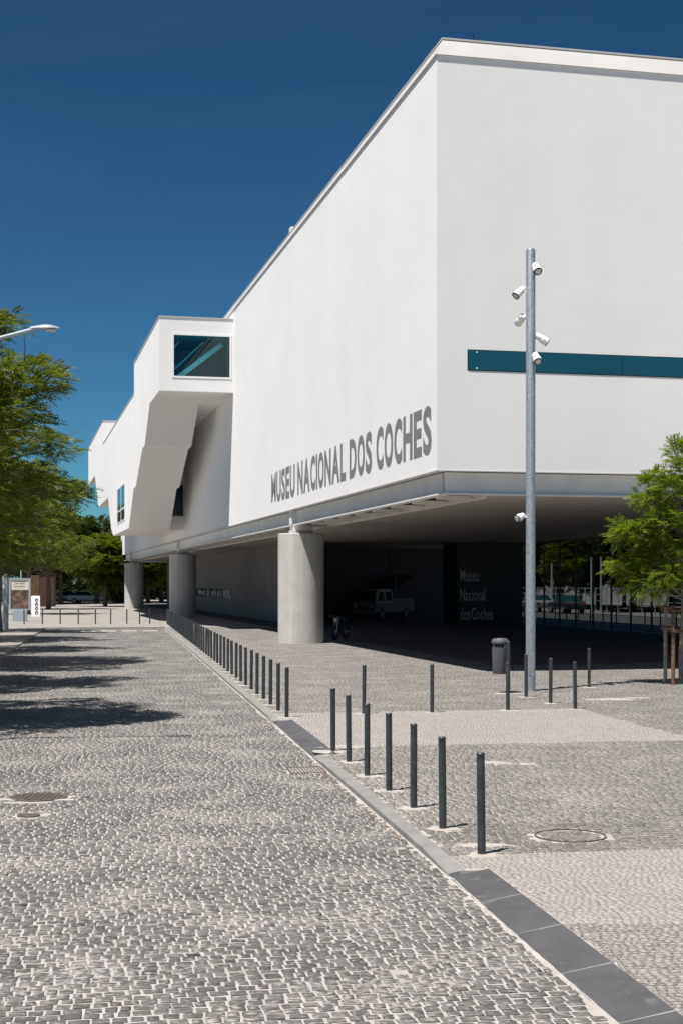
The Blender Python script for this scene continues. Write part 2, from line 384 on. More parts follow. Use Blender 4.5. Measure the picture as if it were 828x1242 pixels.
def unit_stones(mat, n=12):
    out = []
    for i in range(n):
        A = np.array([[0,0,1.0,1.0]]); zero = np.zeros(1)
        K = 8; pts = TEMPL8 * (1 + rng.normal(0, .05, (8, 2)))
        zs = [(0.945, 0.0), (1.0, -0.0035), (1.02, -0.03)]
        V = np.concatenate([np.stack([pts[:,0]*f, pts[:,1]*f, np.full(8, dz) + (pts[:,0]*.001+pts[:,1]*.0008)*(1 if i % 2 else -1)], 1) for f, dz in zs])
        k = np.arange(8); k2 = (k+1) % 8
        F = np.concatenate([np.stack([r*8+k, (r+1)*8+k, (r+1)*8+k2, r*8+k2], 1) for r in range(2)] + [np.array([[0,1,2,3],[0,3,4,7],[7,4,5,6]])])
        out.append(np_mesh('sett', V, F, mat, np.full(len(F), rng.beta(2, 2.4))))
    return out
def individuals(name, A, x, y, z, mat, parent, count=300):
    """the setts that show largest become objects; the index of the rest is returned"""
    vis = np.abs(x) < 0.2394*y + 0.02
    score = np.where(vis & (y > 7.75), y, 1e6); idx = np.argsort(score)[:count]
    um = unit_stones(mat); ang = math.atan2(SE[1], SE[0])
    for j in idx:
        o = bpy.data.objects.new(name, um[int(rng.integers(len(um)))]); COL.objects.link(o); o.parent = parent
        o.location = (x[j], y[j], z + rng.normal(0, .0011)); o.rotation_euler = (0, 0, ang + rng.normal(0, .05)); o.scale = (A[j,3], A[j,2], 1)
    m = np.ones(len(A), bool); m[idx] = False; return m
def pave(name, parent, mat, z, a0, a1, c0, c1, size, gap, keep, templ, indiv=0, sname='sett', relief=0.0014, jit=0.06):
    A, x, y = layout(a0, a1, c0, c1, size, gap, keep)
    if indiv:
        m = individuals(sname, A, x, y, z, mat, parent, indiv); A, x, y = A[m], x[m], y[m]
    stuff(link(name, stones_mesh(name, A, x, y, z, mat, templ, relief=relief, jit=jit), parent))

# round covers and the drain take the place of setts
HOLES = [(-3.48, 16.4, 0.31), (1.0*(691-414)/1729*13.58, 13.58, 0.0), (-3.31, 15.1, 0.13), (-0.93+0.45-0.0, 0, 0)]
def clear(x, y):
    k = np.ones(len(x), bool)
    for hx, hy, r in HOLES:
        if r: k &= (x-hx)**2 + (y-hy)**2 > (r+0.05)**2
    k &= ~((np.abs((x-GR[0])*SE[0]+(y-GR[1])*SE[1]) < 0.27) & (np.abs((x-GR[0])*SD[0]+(y-GR[1])*SD[1]) < 0.34))
    return k
GR = np.array(((373-414)/1729*18.8 - 0.02, 18.8))
sk = lambda x, y, a, c: in_view(x, y, 2.5) & clear(x, y)
pave('cobblestones', street, 'basalt', ST, 5.0, 19.0, -6.35, 0.0, 0.103, 0.0155, sk, TEMPL8, 300, 'cobblestone')
pave('cobblestones', street, 'basalt', ST, 19.0, 79.3, -6.35, 0.0, 0.103, 0.0155, sk, TEMPL4)
# pavement: pale crossings, grey setts between
CR1 = lambda a: a < 12.75
cov = (HOLES[1][0], HOLES[1][1])
A0, A1, A2 = 12.72, 21.2, 26.75
pk = lambda x, y, a, c: in_view(x, y, 2.5) & ~((c < 0.35) & ((a < K1+.05) | ((a > K2-.05) & (a < K3+.05))))
pave('pale_setts', pav, 'pale_sett', 0.0, 5.0, A0, 0.15, 8.0, 0.057, 0.008, pk, TEMPL4, 300, 'paving_stone', 0.0012)
ring_clear = lambda x, y: np.abs(np.hypot(x-cov[0], y-cov[1]) - 0.335) > 0.035
pave('grey_setts', pav, 'grey_sett', 0.0, A0, A1, 0.16, 13.0, 0.108, 0.015, lambda x, y, a, c: pk(x, y, a, c) & ring_clear(x, y), TEMPL4, 300, 'paving_stone')
pave('pale_setts', pav, 'pale_sett', 0.0, A1, A2, 0.16, 6.05, 0.057, 0.008, pk, TEMPL4, 0, relief=0.0012)
pave('grey_setts', pav, 'grey_sett', 0.0, A1, A2, 6.05, 16.0, 0.108, 0.015, pk, TEMPL4)
MC = Vector((2.5, 37.4)); MA = math.atan(0.228); MV = Vector((math.cos(MA), math.sin(MA))); MU = Vector((-math.sin(MA), math.cos(MA)))
def mw(w, t, z=0.0): p = MC + MV*w + MU*t; return (p.x, p.y, z)             # museum coordinates -> world
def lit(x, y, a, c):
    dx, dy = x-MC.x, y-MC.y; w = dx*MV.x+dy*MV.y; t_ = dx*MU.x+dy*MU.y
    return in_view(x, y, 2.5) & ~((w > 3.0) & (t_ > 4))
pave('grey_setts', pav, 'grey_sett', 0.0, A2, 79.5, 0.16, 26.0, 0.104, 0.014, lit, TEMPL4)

# kerb: raised pale stones, dropped dark ones at the crossings
fl = struct(sheet('undercroft_shade_floor', [mw(w_, t_)[:2] for w_, t_ in ((3.0,4.0),(19.7,4.0),(19.7,128),(3.0,128))], 0.004, 'shaded_paving'))  # extra floor sheet with the undercroft's shade put into its dark colour
kerb = struct(empty('kerb', (0,0,0)))
for a, nxt, drop in KST:
    W = 0.345 if drop else 0.14
    zs, zt = (ST+0.006, 0.008) if drop else (0.016, 0.020)
    q = [sp(a+.006, 0), sp(nxt-.006, 0), sp(nxt-.006, W), sp(a+.006, W)]
    zl = [zs, zs]                                               # a raised stone beside a dropped one tapers down to it
    if not drop:
        if abs(a-K1) < .01 or abs(a-K3) < .01: zl[0] = ST+.03
        if abs(nxt-K2) < .01: zl[1] = ST+.03
    m = MB(); ch = 0.012
    if drop:
        vs = [(*q[0], zs), (*q[1], zs), (*q[2], zt), (*q[3], zt)]
    else:
        p0, p1 = sp(a+.006, ch), sp(nxt-.006, ch)
        vs = [(*p0, zl[0]), (*p1, zl[1]), (*q[2], zt-(zs-zl[1])*.5), (*q[3], zt-(zs-zl[0])*.5)]
    lo = [(*p, ST-0.1) for p in q]
    if drop: m.add(vs + lo, [(0,1,2,3),(0,4,5,1),(1,5,6,2),(2,6,7,3),(3,7,4,0)])
    else:
        mid = [(*q[0], zl[0]-ch), (*q[1], zl[1]-ch)]
        m.add(vs + mid + lo, [(0,1,2,3),(0,4,5,1),(4,6,7,5),(1,5,7,8,2),(2,8,9,3),(3,9,6,4,0)])
    m.obj('kerb_stone', 'kerb_dark' if drop else 'kerb_light', kerb)
for aa, ab, c1_, z0_, z1_ in ((4.9, K1, .34, ST+.005, .007), (K2, K3, .34, ST+.005, .007), (K1+1, K2-1, .132, .0145, .0185), (K3+1, 79, .132, .0145, .0185)):
    q = [sp(aa, .008), sp(ab, .008), sp(ab, c1_), sp(aa, c1_)]
    MB().add([(*q[0], z0_), (*q[1], z0_), (*q[2], z1_), (*q[3], z1_)], [(0,1,2,3)]).obj('joint_mortar', 'mortar', kerb)
for kk in (K1, K2, K3):                                         # little riser where the pavement steps beside a dropped stone
    q0, q1 = sp(kk, .10), sp(kk, .36); MB().add([(*q0, -.14), (*q1, -.14), (*q1, -.006), (*q0, -.006)], [(0,1,2,3)]).obj('pavement_riser', 'mortar', pav)
lk = struct(empty('kerb_left', (0,0,0))); a = 5.0
while a < 79:
    q = [sp(a+.004, -6.4), sp(a+1.1, -6.4), sp(a+1.1, -6.56), sp(a+.004, -6.56)]
    MB().add([(*p, .012) for p in q] + [(*p, ST-.1) for p in q], [(0,1,2,3),(0,4,5,1),(1,5,6,2),(2,6,7,3),(3,7,4,0)]).obj('kerb_stone', 'kerb_light', lk); a += 1.104
q = [sp(79.4, -6.4), sp(79.4, 0.18), sp(79.75, 0.18), sp(79.75, -6.4)]
struct(MB().add([(*p, .014) for p in q] + [(*p, ST-.1) for p in q], [(0,1,2,3),(0,4,5,1),(1,5,6,2),(2,6,7,3),(3,7,4,0)]).obj('kerb_far', 'kerb_light'))
# dusty gutter strip along the kerb
gut = MB(); n = 700; prev = None
for i in range(n):
    a_ = 5 + i*74/n; wdt = 0.012 + 0.014*abs(math.sin(i*.27)+.6*math.sin(i*.09+1)) + krng.uniform(0,.015)
    dr = a_ < K1 or K2 < a_ < K3; ci = (.006 + .008*krng.random() + .005*math.sin(i*.11)) if dr else .006
    cur = (sp(a_, -wdt), sp(a_, ci), ST + .0085 + ci*(.002-ST)/.345)
    if prev: gut.add([(*prev[0], ST-.006), (*prev[1], prev[2]), (*cur[1], cur[2]), (*cur[0], ST-.006)], [(0,1,2,3)])
    prev = cur
stuff(gut.obj('gutter_dust', 'sand', street))
# white dashes across the street's far end
for i in range(4):
    c0 = -4.4 + i*1.05; q = [sp(74.6, c0), sp(74.6, c0+.75), sp(75.3, c0+.75), sp(75.3, c0)]
    m = MB().add([(*p, ST+.012) for p in q], [(0,1,2,3)]); o = m.obj('road_marking', 'white_metal'); struct(o)

# worn mortar patches in the pavement
pr_ = random.Random(12)
for x0, y0, rx, ry in ((2.06, 19.1, .35, .28), (2.45, 19.0, .2, .15), (5.55, 29.6, .75, .35), (6.2, 30.0, .5, .2), (3.6, 31.2, .5, .3), (1.35, 13.1, .4, .16), (.15, 21.0, .5, .25)):
    n = 26; pts = [(math.cos(2*math.pi*k/n)*rx*pr_.uniform(.55, 1.2), math.sin(2*math.pi*k/n)*ry*pr_.uniform(.55, 1.2)) for k in range(n)]
    MB().add([(0,0,.003)] + [(p[0]*.6, p[1]*.6, .002) for p in pts] + [(p[0], p[1], -.006) for p in pts], [(0, 1+k, 1+(k+1) % n) for k in range(n)] + [(1+k, 1+n+k, 1+n+(k+1) % n, 1+(k+1) % n) for k in range(n)]).obj('mortar_patch', 'mortar', pav, (x0, y0, 0))
# iron covers
def cover(loc, r, mat, label, ribs=True):
    e = empty('manhole_cover', loc); tag(e, label, 'manhole cover')
    MB().lathe([(r, -.05), (r, .004), (r*.93, .007), (r*.9, .002), (.01, .002)], 32).obj('cover_plate', mat, e)
    if ribs:
        k = 0
        for i in range(-4, 5):
            for j in range(-4, 5):
                x, y = i*r/5.2, j*r/5.2
                if math.hypot(x, y) < r*.82: MB().box(x-r*.055, x+r*.055, y-r*.055, y+r*.055, 0, .011).obj('stud', mat, e); k += 1
    return e
cover((HOLES[0][0], HOLES[0][1], ST+.004), 0.33, 'rust_iron', 'rusty round manhole cover with pale slabs round it in the cobbled street')
for (dx, dy, w_, d_) in ((-.36,-.18,.32,.13), (-.05,-.43,.5,.09), (.34,-.2,.22,.1)):
    tag(MB().box(-w_/2, w_/2, -d_/2, d_/2, -.04, .004).obj('collar_slab', 'pale_slab', None, (HOLES[0][0]+dx, HOLES[0][1]+dy, ST), False, .006),
        'pale concrete slab set against the rusty manhole cover', 'slab', 'slabs round the rusty manhole cover')
cover((HOLES[2][0], HOLES[2][1], ST+.002), 0.12, 'iron', 'small round iron valve cover in the cobbled street', False)
rc = MB(); n = 48
for r0, r1, z0, z1 in ((.326, .341, .004, .004),):
    vs = []; fs = []
    for k in range(n):
        t_ = 2*math.pi*k/n
        vs += [(r0*math.cos(t_), r0*math.sin(t_), -.03), (r0*math.cos(t_), r0*math.sin(t_), .006), (r1*math.cos(t_), r1*math.sin(t_), .006), (r1*math.cos(t_), r1*math.sin(t_), -.03)]
    for k in range(n):
        b, c = 4*k, 4*((k+1) % n); fs += [(b, c, c+1, b+1), (b+1, c+1, c+2, b+2), (b+2, c+2, c+3, b+3)]
    rc.add(vs, fs)
tag(rc.obj('cover_ring', 'iron', None, (cov[0], cov[1], 0)), 'thin round iron ring of a sett-filled cover in grey paving', 'manhole cover')
gr = empty('drain_grate', (GR[0], GR[1], ST), SANG); tag(gr, 'rusty iron drain grate in the cobbles beside the kerb', 'drain grate')
MB().box(-.24,.24,-.31,.31,-.14,-.10).obj('pit', 'black', gr)
f = MB()
for b in ((-.24,.24,-.31,-.28),(-.24,.24,.28,.31),(-.24,-.21,-.28,.28),(.21,.24,-.28,.28)): f.box(*b, -.10, .003)
f.obj('frame', 'rust_iron', gr)
for i in range(9): x = -.176 + i*.044; MB().box(x-.011, x+.011, -.28, .28, -.06, 0).obj('slat', 'rust_iron', gr)
# dry leaves in the gutter
m = MB(); lr = random.Random(5)
for i in range(170):
    a_ = lr.choice((17.8, 14.2, 15.4, 19.4, 21.0, 25.5, 30)) + lr.gauss(0, .35); x, y = sp(a_, -.02 - abs(lr.gauss(0, .05))); r = lr.uniform(.008, .022); th = lr.uniform(0, 6.3)
    cs, sn = math.cos(th)*r, math.sin(th)*r; z = ST + .014 + lr.uniform(0, .01)
    m.add([(x+cs, y+sn, z), (x-sn*.6, y+cs*.6, z+.006), (x-cs, y-sn, z), (x+sn*.6, y-cs*.6, z+.004)], [(0,1,2,3)])
o = m.obj('dry_leaves', 'dry_leaf'); stuff(o); tag(o, 'dry brown leaves caught along the kerb', 'leaves')

# ---------------------------------------------------------------- museum
mus = empty('museum_building', (MC.x, MC.y, 0), MA)
tag(mus, 'white museum raised on round concrete columns with dark lettering on its wall', 'museum')
LEN, WID, ZB, ZT, ZS = 130.0, 19.8, 5.385, 16.28, 4.86
walls = MB().box(0, WID, 0, LEN, ZB, ZT).obj('wall', 'plaster', mus)
# sloping coping with a thin drip overhang
def frustum(m, x0, x1, y0, y1, z0, z1, d):
    m.add([(x0,y0,z0),(x1,y0,z0),(x1,y1,z0),(x0,y1,z0),(x0+d,y0+d,z1),(x1-d,y0+d,z1),(x1-d,y1-d,z1),(x0+d,y1-d,z1)],
          [(0,3,2,1),(4,5,6,7),(0,1,5,4),(1,2,6,5),(2,3,7,6),(3,0,4,7)]); return m
frustum(MB(), -.045, WID+.045, -.045, LEN+.045, ZT+.002, ZT+.50, .27).obj('coping', 'coping', mus)
MB().box(.20, WID-.20, .20, LEN-.20, ZT+.502, ZT+.55).obj('coping_cap', 'coping', mus)
for w_, t_ in ((.3, 1.2), (1.1, .3), (.3, 15.5), (7.0, .3)):
    MB().tube([(w_, t_, ZT+.5), (w_, t_, ZT+.74)], .022, 6).obj('roof_rod', 'dark_metal', mus)
MB().box(.22, .42, 21.5, 21.9, ZT+.5, ZT+.76).obj('roof_camera', 'white_metal', mus)
# drip strip under the wall
b = MB(); b.box(-.02, WID+.02, -.02, .03, ZB-.03, ZB-.002); b.box(-.02, .03, .032, LEN+.02, ZB-.03, ZB-.002); b.obj('drip_edge', 'coping', mus)
# steel edge beams: web set back, flange proud of it
BI = .30
def ibeam(name, along, a, b, c, mat='beam_steel'):
    m = MB()
    if along == 'x': m.box(a, b, c, c+.05, ZS-.06, ZB-.031); m.box(a-.10, b, c-.14, c+.16, ZS-.10, ZS-.062)
    else: m.box(c, c+.05, a, b, ZS-.06, ZB-.031); m.box(c-.14, c+.16, a, b, ZS-.10, ZS-.062)
    return m.obj(name, mat, mus)
ibeam('edge_beam', 'x', BI, WID-BI, BI)
ibeam('edge_beam', 'y', BI+.17, LEN-.3, BI)
ibeam('edge_beam', 'y', BI+.17, LEN-.3, WID-BI-.1)
# second beam further in and short ties between, as seen below the left wall
MB().box(1.5, 1.62, .8, LEN-.5, ZS-.16, ZS-.02).obj('inner_beam', 'beam_steel', mus)
t_ = 1.6
while t_ < LEN-1:
    MB().box(BI+.17, 1.498, t_, t_+.09, ZS-.15, ZS-.04).obj('tie_bar', 'beam_steel', mus); t_ += 2.4
# soffit panels
t_ = .62; k = 0
while t_ < LEN-2:
    for w0, w1 in ((1.64, 7.6), (7.62, 13.6), (13.62, WID-.55)):
        MB().box(w0, w1, t_, t_+2.385, ZS, ZS+.05).obj('soffit_panel', 'soffit', mus)
    t_ += 2.4
MB().box(.37, WID-.4, .37, LEN-.4, ZS+.12, ZB-.01).obj('floor_slab', 'brown_wall', mus)
# columns
for tc in (20.9, 63.0, 104.8):
    c = empty('column', (.52, tc, 0)); c.parent = mus
    MB().lathe([(.93, -.02), (.93, 4.40), (.905, 4.425)], 48).obj('shaft', 'concrete', c, smooth=True)
    MB().box(-.42, .42, -.42, .42, 4.40, 4.56).obj('bearing_block', 'concrete', c, bevel=.01)
    MB().box(-.36, .36, -.36, .36, 4.56, ZS-.10).obj('bearing_plate', 'beam_steel', c)
    m = MB()
    for dy in (-.16, .16): m.box(-.40, -.222, dy-.02, dy+.02, ZS-.06, ZB-.035)
    m.box(-.44, -.401, -.22, .22, ZS-.058, ZB-.033); m.obj('stiffener', 'white_metal', c)
    if tc != 63.0: continue
for tc in (20.9, 62.0): 
    for w_ in (9.9, 18.6):
        if w_ == 18.6 and tc > 50: continue
# stair volume on the street side
WL, WRr = -3.74, -1.12
p1 = [(35.9,12.1),(41.2,12.1),(44.3,10.12),(45.75,10.12),(50.3,8.24),(51.9,8.24),(55.75,5.95),(70.6,5.95),(74.3,9.05),(76.8,9.1),(89.9,9.1),(95.9,12.25),(107.8,12.25),
      (107.8,15.85),(83.4,15.85),(83.4,13.95),(51.6,13.95),(51.6,15.8),(35.9,15.8)]
p1 = [q for q in p1 if q != (74.3,9.05)]
p1.insert(8, (73.2,6.6))
p2 = [(41.2,12.1),(57.6,12.1),(57.6,5.95),(70.6,5.95),(70.6,12.25),(107.8,12.25),(107.8,15.85),(83.4,15.85),(83.4,13.95),(51.6,13.95),(51.6,15.8),(41.2,15.8)]
p1b = [q for q in p1]; 
sv = MB(); sv.prism([(41.2,12.1)] + p1[2:-1] + [(41.2,15.8)], 'x', WL, WRr).prism(p2, 'x', WRr, -.002)
sv.obj('stair_volume', 'plaster', mus)
# the glazed end box of the stair volume: an opening with depth behind the glass
WX0, WX1, WZ0, WZ1 = -3.06, -.14, 12.82, 14.97
m = MB(); T0, T1 = 35.9, 41.198
m.box(WL, WX0, T0, T1, 12.1, 15.8); m.box(WX1, -.002, T0, T1, 12.1, 15.8); m.box(WX0, WX1, T0, T1, 12.1, WZ0); m.box(WX0, WX1, T0, T1, WZ1, 15.8)
m.obj('end_box', 'plaster', mus)
MB().box(WL-.03, 0, T0-.03, 51.63, 15.802, 15.86).obj('coping', 'coping', mus)
MB().box(WL-.03, 0, 83.37, 107.83, 15.852, 15.91).obj('coping', 'coping', mus)
MB().box(WL-.03, 0, 51.64, 83.36, 13.952, 14.0).obj('coping', 'coping', mus)
ew = empty('window', (0,0,0)); ew.parent = mus
m = MB(); e = .045
for bb in ((WX0-.05, WX1+.05, WZ0-.05, WZ0+e), (WX0-.05, WX1+.05, WZ1-e, WZ1+.05), (WX0-.05, WX0+e, WZ0+e, WZ1-e), (WX1-e, WX1+.05, WZ0+e, WZ1-e)): m.box(bb[0], bb[1], T0-.022, T0-.002, bb[2], bb[3])
m.obj('frame', 'white_metal', ew)
MB().box(WX0+.004, WX1-.004, T0+.05, T0+.062, WZ0+.004, WZ1-.004).obj('pane', 'teal_glass', ew)
MB().box(WX0+.002, WX1-.002, T1-.6, T1-.5, WZ0+.002, WZ1-.002).obj('room_end', 'dark_interior', ew)
m = MB(); m.box(WX0+.002, WX0+.02, T0+.3, T1-.61, WZ0+.002, WZ1-.002); m.box(WX0+.022, WX1-.002, T0+.3, T1-.61, WZ0+.002, WZ0+.02); m.box(WX1-.02, WX1-.002, T0+.3, T1-.61, WZ0+.022, WZ1-.022); m.box(WX0+.022, WX1-.022, T0+.3, T1-.61, WZ1-.02, WZ1-.002)
m.obj('room_lining', 'dark_interior', ew)
MB().bar((WX0+.35, T0+.9, WZ0+.10), (WX1-.25, T0+1.3, WZ1-.22), .10, .24).obj('brace', 'teal_beam', ew)
MB().bar((WX0+.25, T0+1.6, WZ0+.62), (WX0+1.75, T0+1.9, WZ1-.06), .05, .07).obj('brace', 'teal_beam', ew)
MB().bar((WX0+.05, T0+1.8, WZ0+1.5), (WX0+.5, T0+1.9, WZ1-.06), .04, .05).obj('brace', 'teal_beam', ew)
# small tall window in the stair volume's street face
def side_window(t0, t1, z0, z1, w, nx, split):
    e = empty('window', (0,0,0)); e.parent = mus
    ts = [t0 + (t1-t0)*i/nx for i in range(nx+1)]
    for i in range(nx):
        for za, zb in ((z0, split), (split, z1)):
            MB().box(w-.012, w+.02, ts[i]+.06, ts[i+1]-.06, za+.05, zb-.05).obj('pane', 'dark_glass', e)
    m = MB()
    for tt in ts: m.box(w-.03, w+.02, tt-.058, tt+.058, z0-.05, z1+.05)
    for zz in (z0, split, z1):
        for i in range(nx): m.box(w-.026, w+.02, ts[i]+.059, ts[i+1]-.059, zz-.048, zz+.048)
    m.obj('frame', 'white_metal', e)
side_window(59.0, 66.2, 6.65, 9.05, WL, 2, 7.45)
# dark window in the landing's end wall, under the upper volume
e = empty('window', (0,0,0)); e.parent = mus
MB().box(WRr+.02, -.06, 57.58, 57.595, 6.85, 8.85).obj('pane', 'dark_glass', e)
m = MB(); m.box(WRr, -.003, 57.56, 57.598, 6.80, 6.848); m.box(WRr, -.003, 57.56, 57.598, 8.852, 8.9); m.obj('frame', 'coping', e)
# strip window of the front wall: long teal panes with small round fixings
e = empty('window', (0,0,0)); e.parent = mus
w0 = .85
while w0 < WID-1.5:
    w1 = min(w0 + 4.36, WID-1)
    MB().box(w0+.012, w1-.012, -.016, -.004, 8.045, 8.555).obj('pane', 'teal_panel', e, bevel=0)
    for ww in ((w0+.24,) if w0 < 1 else ()):
        for zz in (8.09, 8.51): MB().tube([(ww, -.015, zz), (ww, -.026, zz)], .022, 10).obj('fixing', 'white_metal', e)
    w0 = w1
MB().box(.83, w0+.02, -.0035, -.001, 8.02, 8.58).obj('frame', 'dark_metal', e)

# lettering
def glyph(ch, offset):
    c = bpy.data.curves.new('letter', 'FONT'); c.body = ch; c.size = 1; c.extrude = .002; c.offset = offset; c.resolution_u = 4
    o = bpy.data.objects.new('letter', c); COL.objects.link(o); dg = bpy.context.evaluated_depsgraph_get()
    me = bpy.data.meshes.new_from_object(o.evaluated_get(dg)); bpy.data.objects.remove(o); bpy.data.curves.remove(c)
    return me
GL = {}
WIDTH = dict(C=.80, O=.78, D=.88, M=1.02, N=.94, H=.94, S=1.12, E=1.10, L=1.05, I=.9)
def lettering(text, offset, cap, width, mapper, mat, parent, gap=.075, space=.26):
    items = []; x = 0
    off0 = offset
    for ch in text:
        offset = .020 if ch == 'M' and off0 > .03 else off0
        if ch == ' ': x += space; continue
        if (ch, offset) not in GL:
            me = glyph(ch, offset); co = np.empty(len(me.vertices)*3); me.vertices.foreach_get('co', co); co = co.reshape(-1, 3); GL[(ch, offset)] = (co, [tuple(p.vertices) for p in me.polygons])
        co, fs = GL[(ch, offset)]; co = co * np.array((WIDTH.get(ch, 1.0) if off0 > .03 else 1.0, 1, 1)); x0, x1 = co[:,0].min(), co[:,0].max()
        items.append((co - np.array((x0 - x, 0, 0)), fs)); x += x1 - x0 + gap
    tot = x - gap; coH = GL[(text[1] if off0 > .03 else text[0], off0)][0]; hgt = coH[:,1].max()
    sx = width/tot; sy = cap/hgt
    for co, fs in items:
        vs = [mapper(p[0]*sx, p[1]*sy, p[2]) for p in co]
        me = bpy.data.meshes.new('letter'); me.from_pydata(vs, [], fs); me.update(); me.materials.append(MATS[mat]); link('letter', me, parent)
lettering('MUSEU NACIONAL DOS COCHES', .036, 1.22, 24.3, lambda x, y, z: (-.005 - z, 24.8 - x, 5.93 + y), 'letter_grey', mus, .085, .27)

# ground-floor walls beneath the raised volume
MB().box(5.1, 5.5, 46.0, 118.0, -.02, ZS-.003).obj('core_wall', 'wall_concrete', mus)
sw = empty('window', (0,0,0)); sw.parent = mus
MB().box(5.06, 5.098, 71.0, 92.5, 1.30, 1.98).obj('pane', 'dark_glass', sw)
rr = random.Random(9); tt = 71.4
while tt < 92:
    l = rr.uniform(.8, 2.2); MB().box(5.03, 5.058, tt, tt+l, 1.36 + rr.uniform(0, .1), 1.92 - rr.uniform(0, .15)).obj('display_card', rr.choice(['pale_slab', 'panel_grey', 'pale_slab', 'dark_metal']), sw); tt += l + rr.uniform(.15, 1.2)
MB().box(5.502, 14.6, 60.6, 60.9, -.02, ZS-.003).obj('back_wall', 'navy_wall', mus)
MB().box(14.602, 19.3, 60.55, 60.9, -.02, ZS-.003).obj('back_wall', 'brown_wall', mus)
sb = MB().box(15.05, 18.1, 46.0, 49.0, -.02, ZS-.003).obj('sign_block', 'black_panel', mus)
for i, (txt, wd) in enumerate((('Museu', 1.12), ('Nacional', 1.5), ('dos Coches', 1.95))):
    lettering(txt, 0.014, .70, wd*1.06, lambda x, y, z, i=i: (15.22 + x, 45.985 - z, [2.55, 1.40, .25][i] + y), 'letter_white', sb, .09, .10)
# glazed screen on the museum's far side, open sunlit street beyond
tt = 4.0
while tt < 46:
    MB().box(WID-.62, WID-.60, tt+.02, tt+2.36, .06, ZS-.004).obj('glass_pane', 'tinted_glass', mus)
    MB().box(WID-.66, WID-.56, tt-.02, tt+.018, .0, ZS-.004).obj('mullion', 'dark_metal', mus); tt += 2.4
MB().box(18.102, WID-.5, 46.4, 46.7, -.02, ZS-.003).obj('back_wall', 'black_panel', mus)

# ---------------------------------------------------------------- bollards
def bollard_proto():
    e = empty('bollard', (0,0,0))
    MB().lathe([(.037, -.03), (.037, .865)], 20).obj('post', 'bollard', e, smooth=True)
    MB().lathe([(.033, .865), (.033, .872), (.038, .873), (.038, .895), (.031, .903), (.001, .905)], 20).obj('cap', 'bollard', e, smooth=True)
    return e
bp = bollard_proto(); first = [True]
brng = random.Random(21)
def place_bollard(x, y, label, group, patch=True, z=0.0):
    o = bp if first[0] else copy_tree(bp); first[0] = False
    o.location = (x, y, z); o.rotation_euler = (brng.gauss(0, .007), brng.gauss(0, .007), brng.uniform(0, 6)); tag(o, label, 'bollard', group)
    if patch:
        m = MB(); n = 14; r = brng.uniform(.14, .24); pts = []
        for k in range(n):
            t_ = 2*math.pi*k/n; rr_ = r*brng.uniform(.7, 1.25); pts.append((math.cos(t_)*rr_*1.25, math.sin(t_)*rr_))
        m.add([(0,0,.005)] + [(p[0], p[1], -.007) for p in pts] + [(p[0]*.55, p[1]*.55, .003) for p in pts],
              [(1+k, 1+(k+1) % n, 15+(k+1) % n, 15+k) for k in range(n)] + [(15+k, 15+(k+1) % n, 0) for k in range(n)])
        m.obj('mortar_collar', 'mortar', o)
    return o
ordn = ['first', 'second', 'third', 'fourth', 'fifth', 'sixth', 'last']
for i, (x, y) in enumerate([(1.24,12.65),(.99,13.97),(.77,15.26),(.55,16.53),(.32,17.81),(.10,19.21),(-.12,20.44)]):
    place_bollard(x, y, 'dark bollard, %s of the row of seven counted from the long dark dropped kerb' % ordn[i], 'row of seven bollards by the kerb')
yb = 25.6; k = 0
while yb < 84.5:
    xb = -.98 - .1585*(yb-25.6)
    place_bollard(xb, yb, 'dark bollard in the long close-set row along the kerb beside the columns', 'long bollard row along the kerb', k < 14); yb += 1.335; k += 1
for x in (-18.56,-17.53,-16.51,-15.48,-14.5,-13.62,-12.69,-11.95,-11.36):
    place_bollard(x, 84.7 + .16*(x+11), 'dark bollard in the row across the far end of the cobbled street', 'bollard row across the street end', False)
for (x, y), lab in zip([(.41,26.3),(1.68,26.55),(3.15,27.05),(3.9,30.18),(4.19,28.62),(4.47,27.3),(5.73,33.04)],
    ['lone dark bollard at the kerb end of the pale paved band', 'lone dark bollard midway along the far edge of the pale paved band', 'dark bollard standing in front of the litter bin',
     'dark bollard right against the foot of the tall steel pole', 'dark bollard between the tall steel pole and the corner of the pale band', 'dark bollard at the far outer corner of the pale paved band', 'dark bollard behind the tall steel pole, towards the staked tree']):
    place_bollard(x, y, lab, 'scattered bollards by the steel pole')

# ---------------------------------------------------------------- pole with spotlights
PX, PY = 4.23, 31.95
pole = empty('light_pole', (PX, PY, 0)); tag(pole, 'tall galvanised steel pole with white spotlights in front of the white wall', 'light pole')
MB().lathe([(.108, -.05), (.108, 3.4), (.106, 3.41), (.106, 9.86), (.09, 9.9)], 24).obj('shaft', 'galvanised', pole, smooth=True)
MB().box(-.06, .06, -.112, -.10, .35, .85).obj('hatch', 'galvanised', pole)
def spot(z, side, dirv, r=.092, L=.31):
    s_ = empty('spotlight', (0,0,0)); s_.parent = pole
    d = Vector(dirv).normalized(); b0 = Vector((math.cos(side)*.10, math.sin(side)*.10, z)); c0 = b0 + Vector((math.cos(side), math.sin(side), 0))*.13
    MB().bar(b0, c0, .05).obj('bracket', 'white_metal', s_)
    a0 = c0 - d*L*.45
    MB().tube([a0, a0+d*.03, a0+d*L*.5, a0+d*L*.55, a0+d*L], [r*.55, r*.78, r*.82, r*.98, r*1.0], 18).obj('housing', 'white_metal', s_, smooth=True)
    MB().tube([a0+d*(L-.004), a0+d*(L+.012)], [r*1.03, r*1.03], 18).obj('rim', 'dark_metal', s_)
    MB().tube([a0+d*(L+.012), a0+d*(L+.02)], [r*.72, r*.6], 18).obj('lens', 'lamp_lens', s_)
spot(9.44, R(-65), (.12, -.7, -.62)); spot(8.95, R(180), (-.62, -.35, -.62)); spot(8.36, R(150), (-.25, .9, -.35))
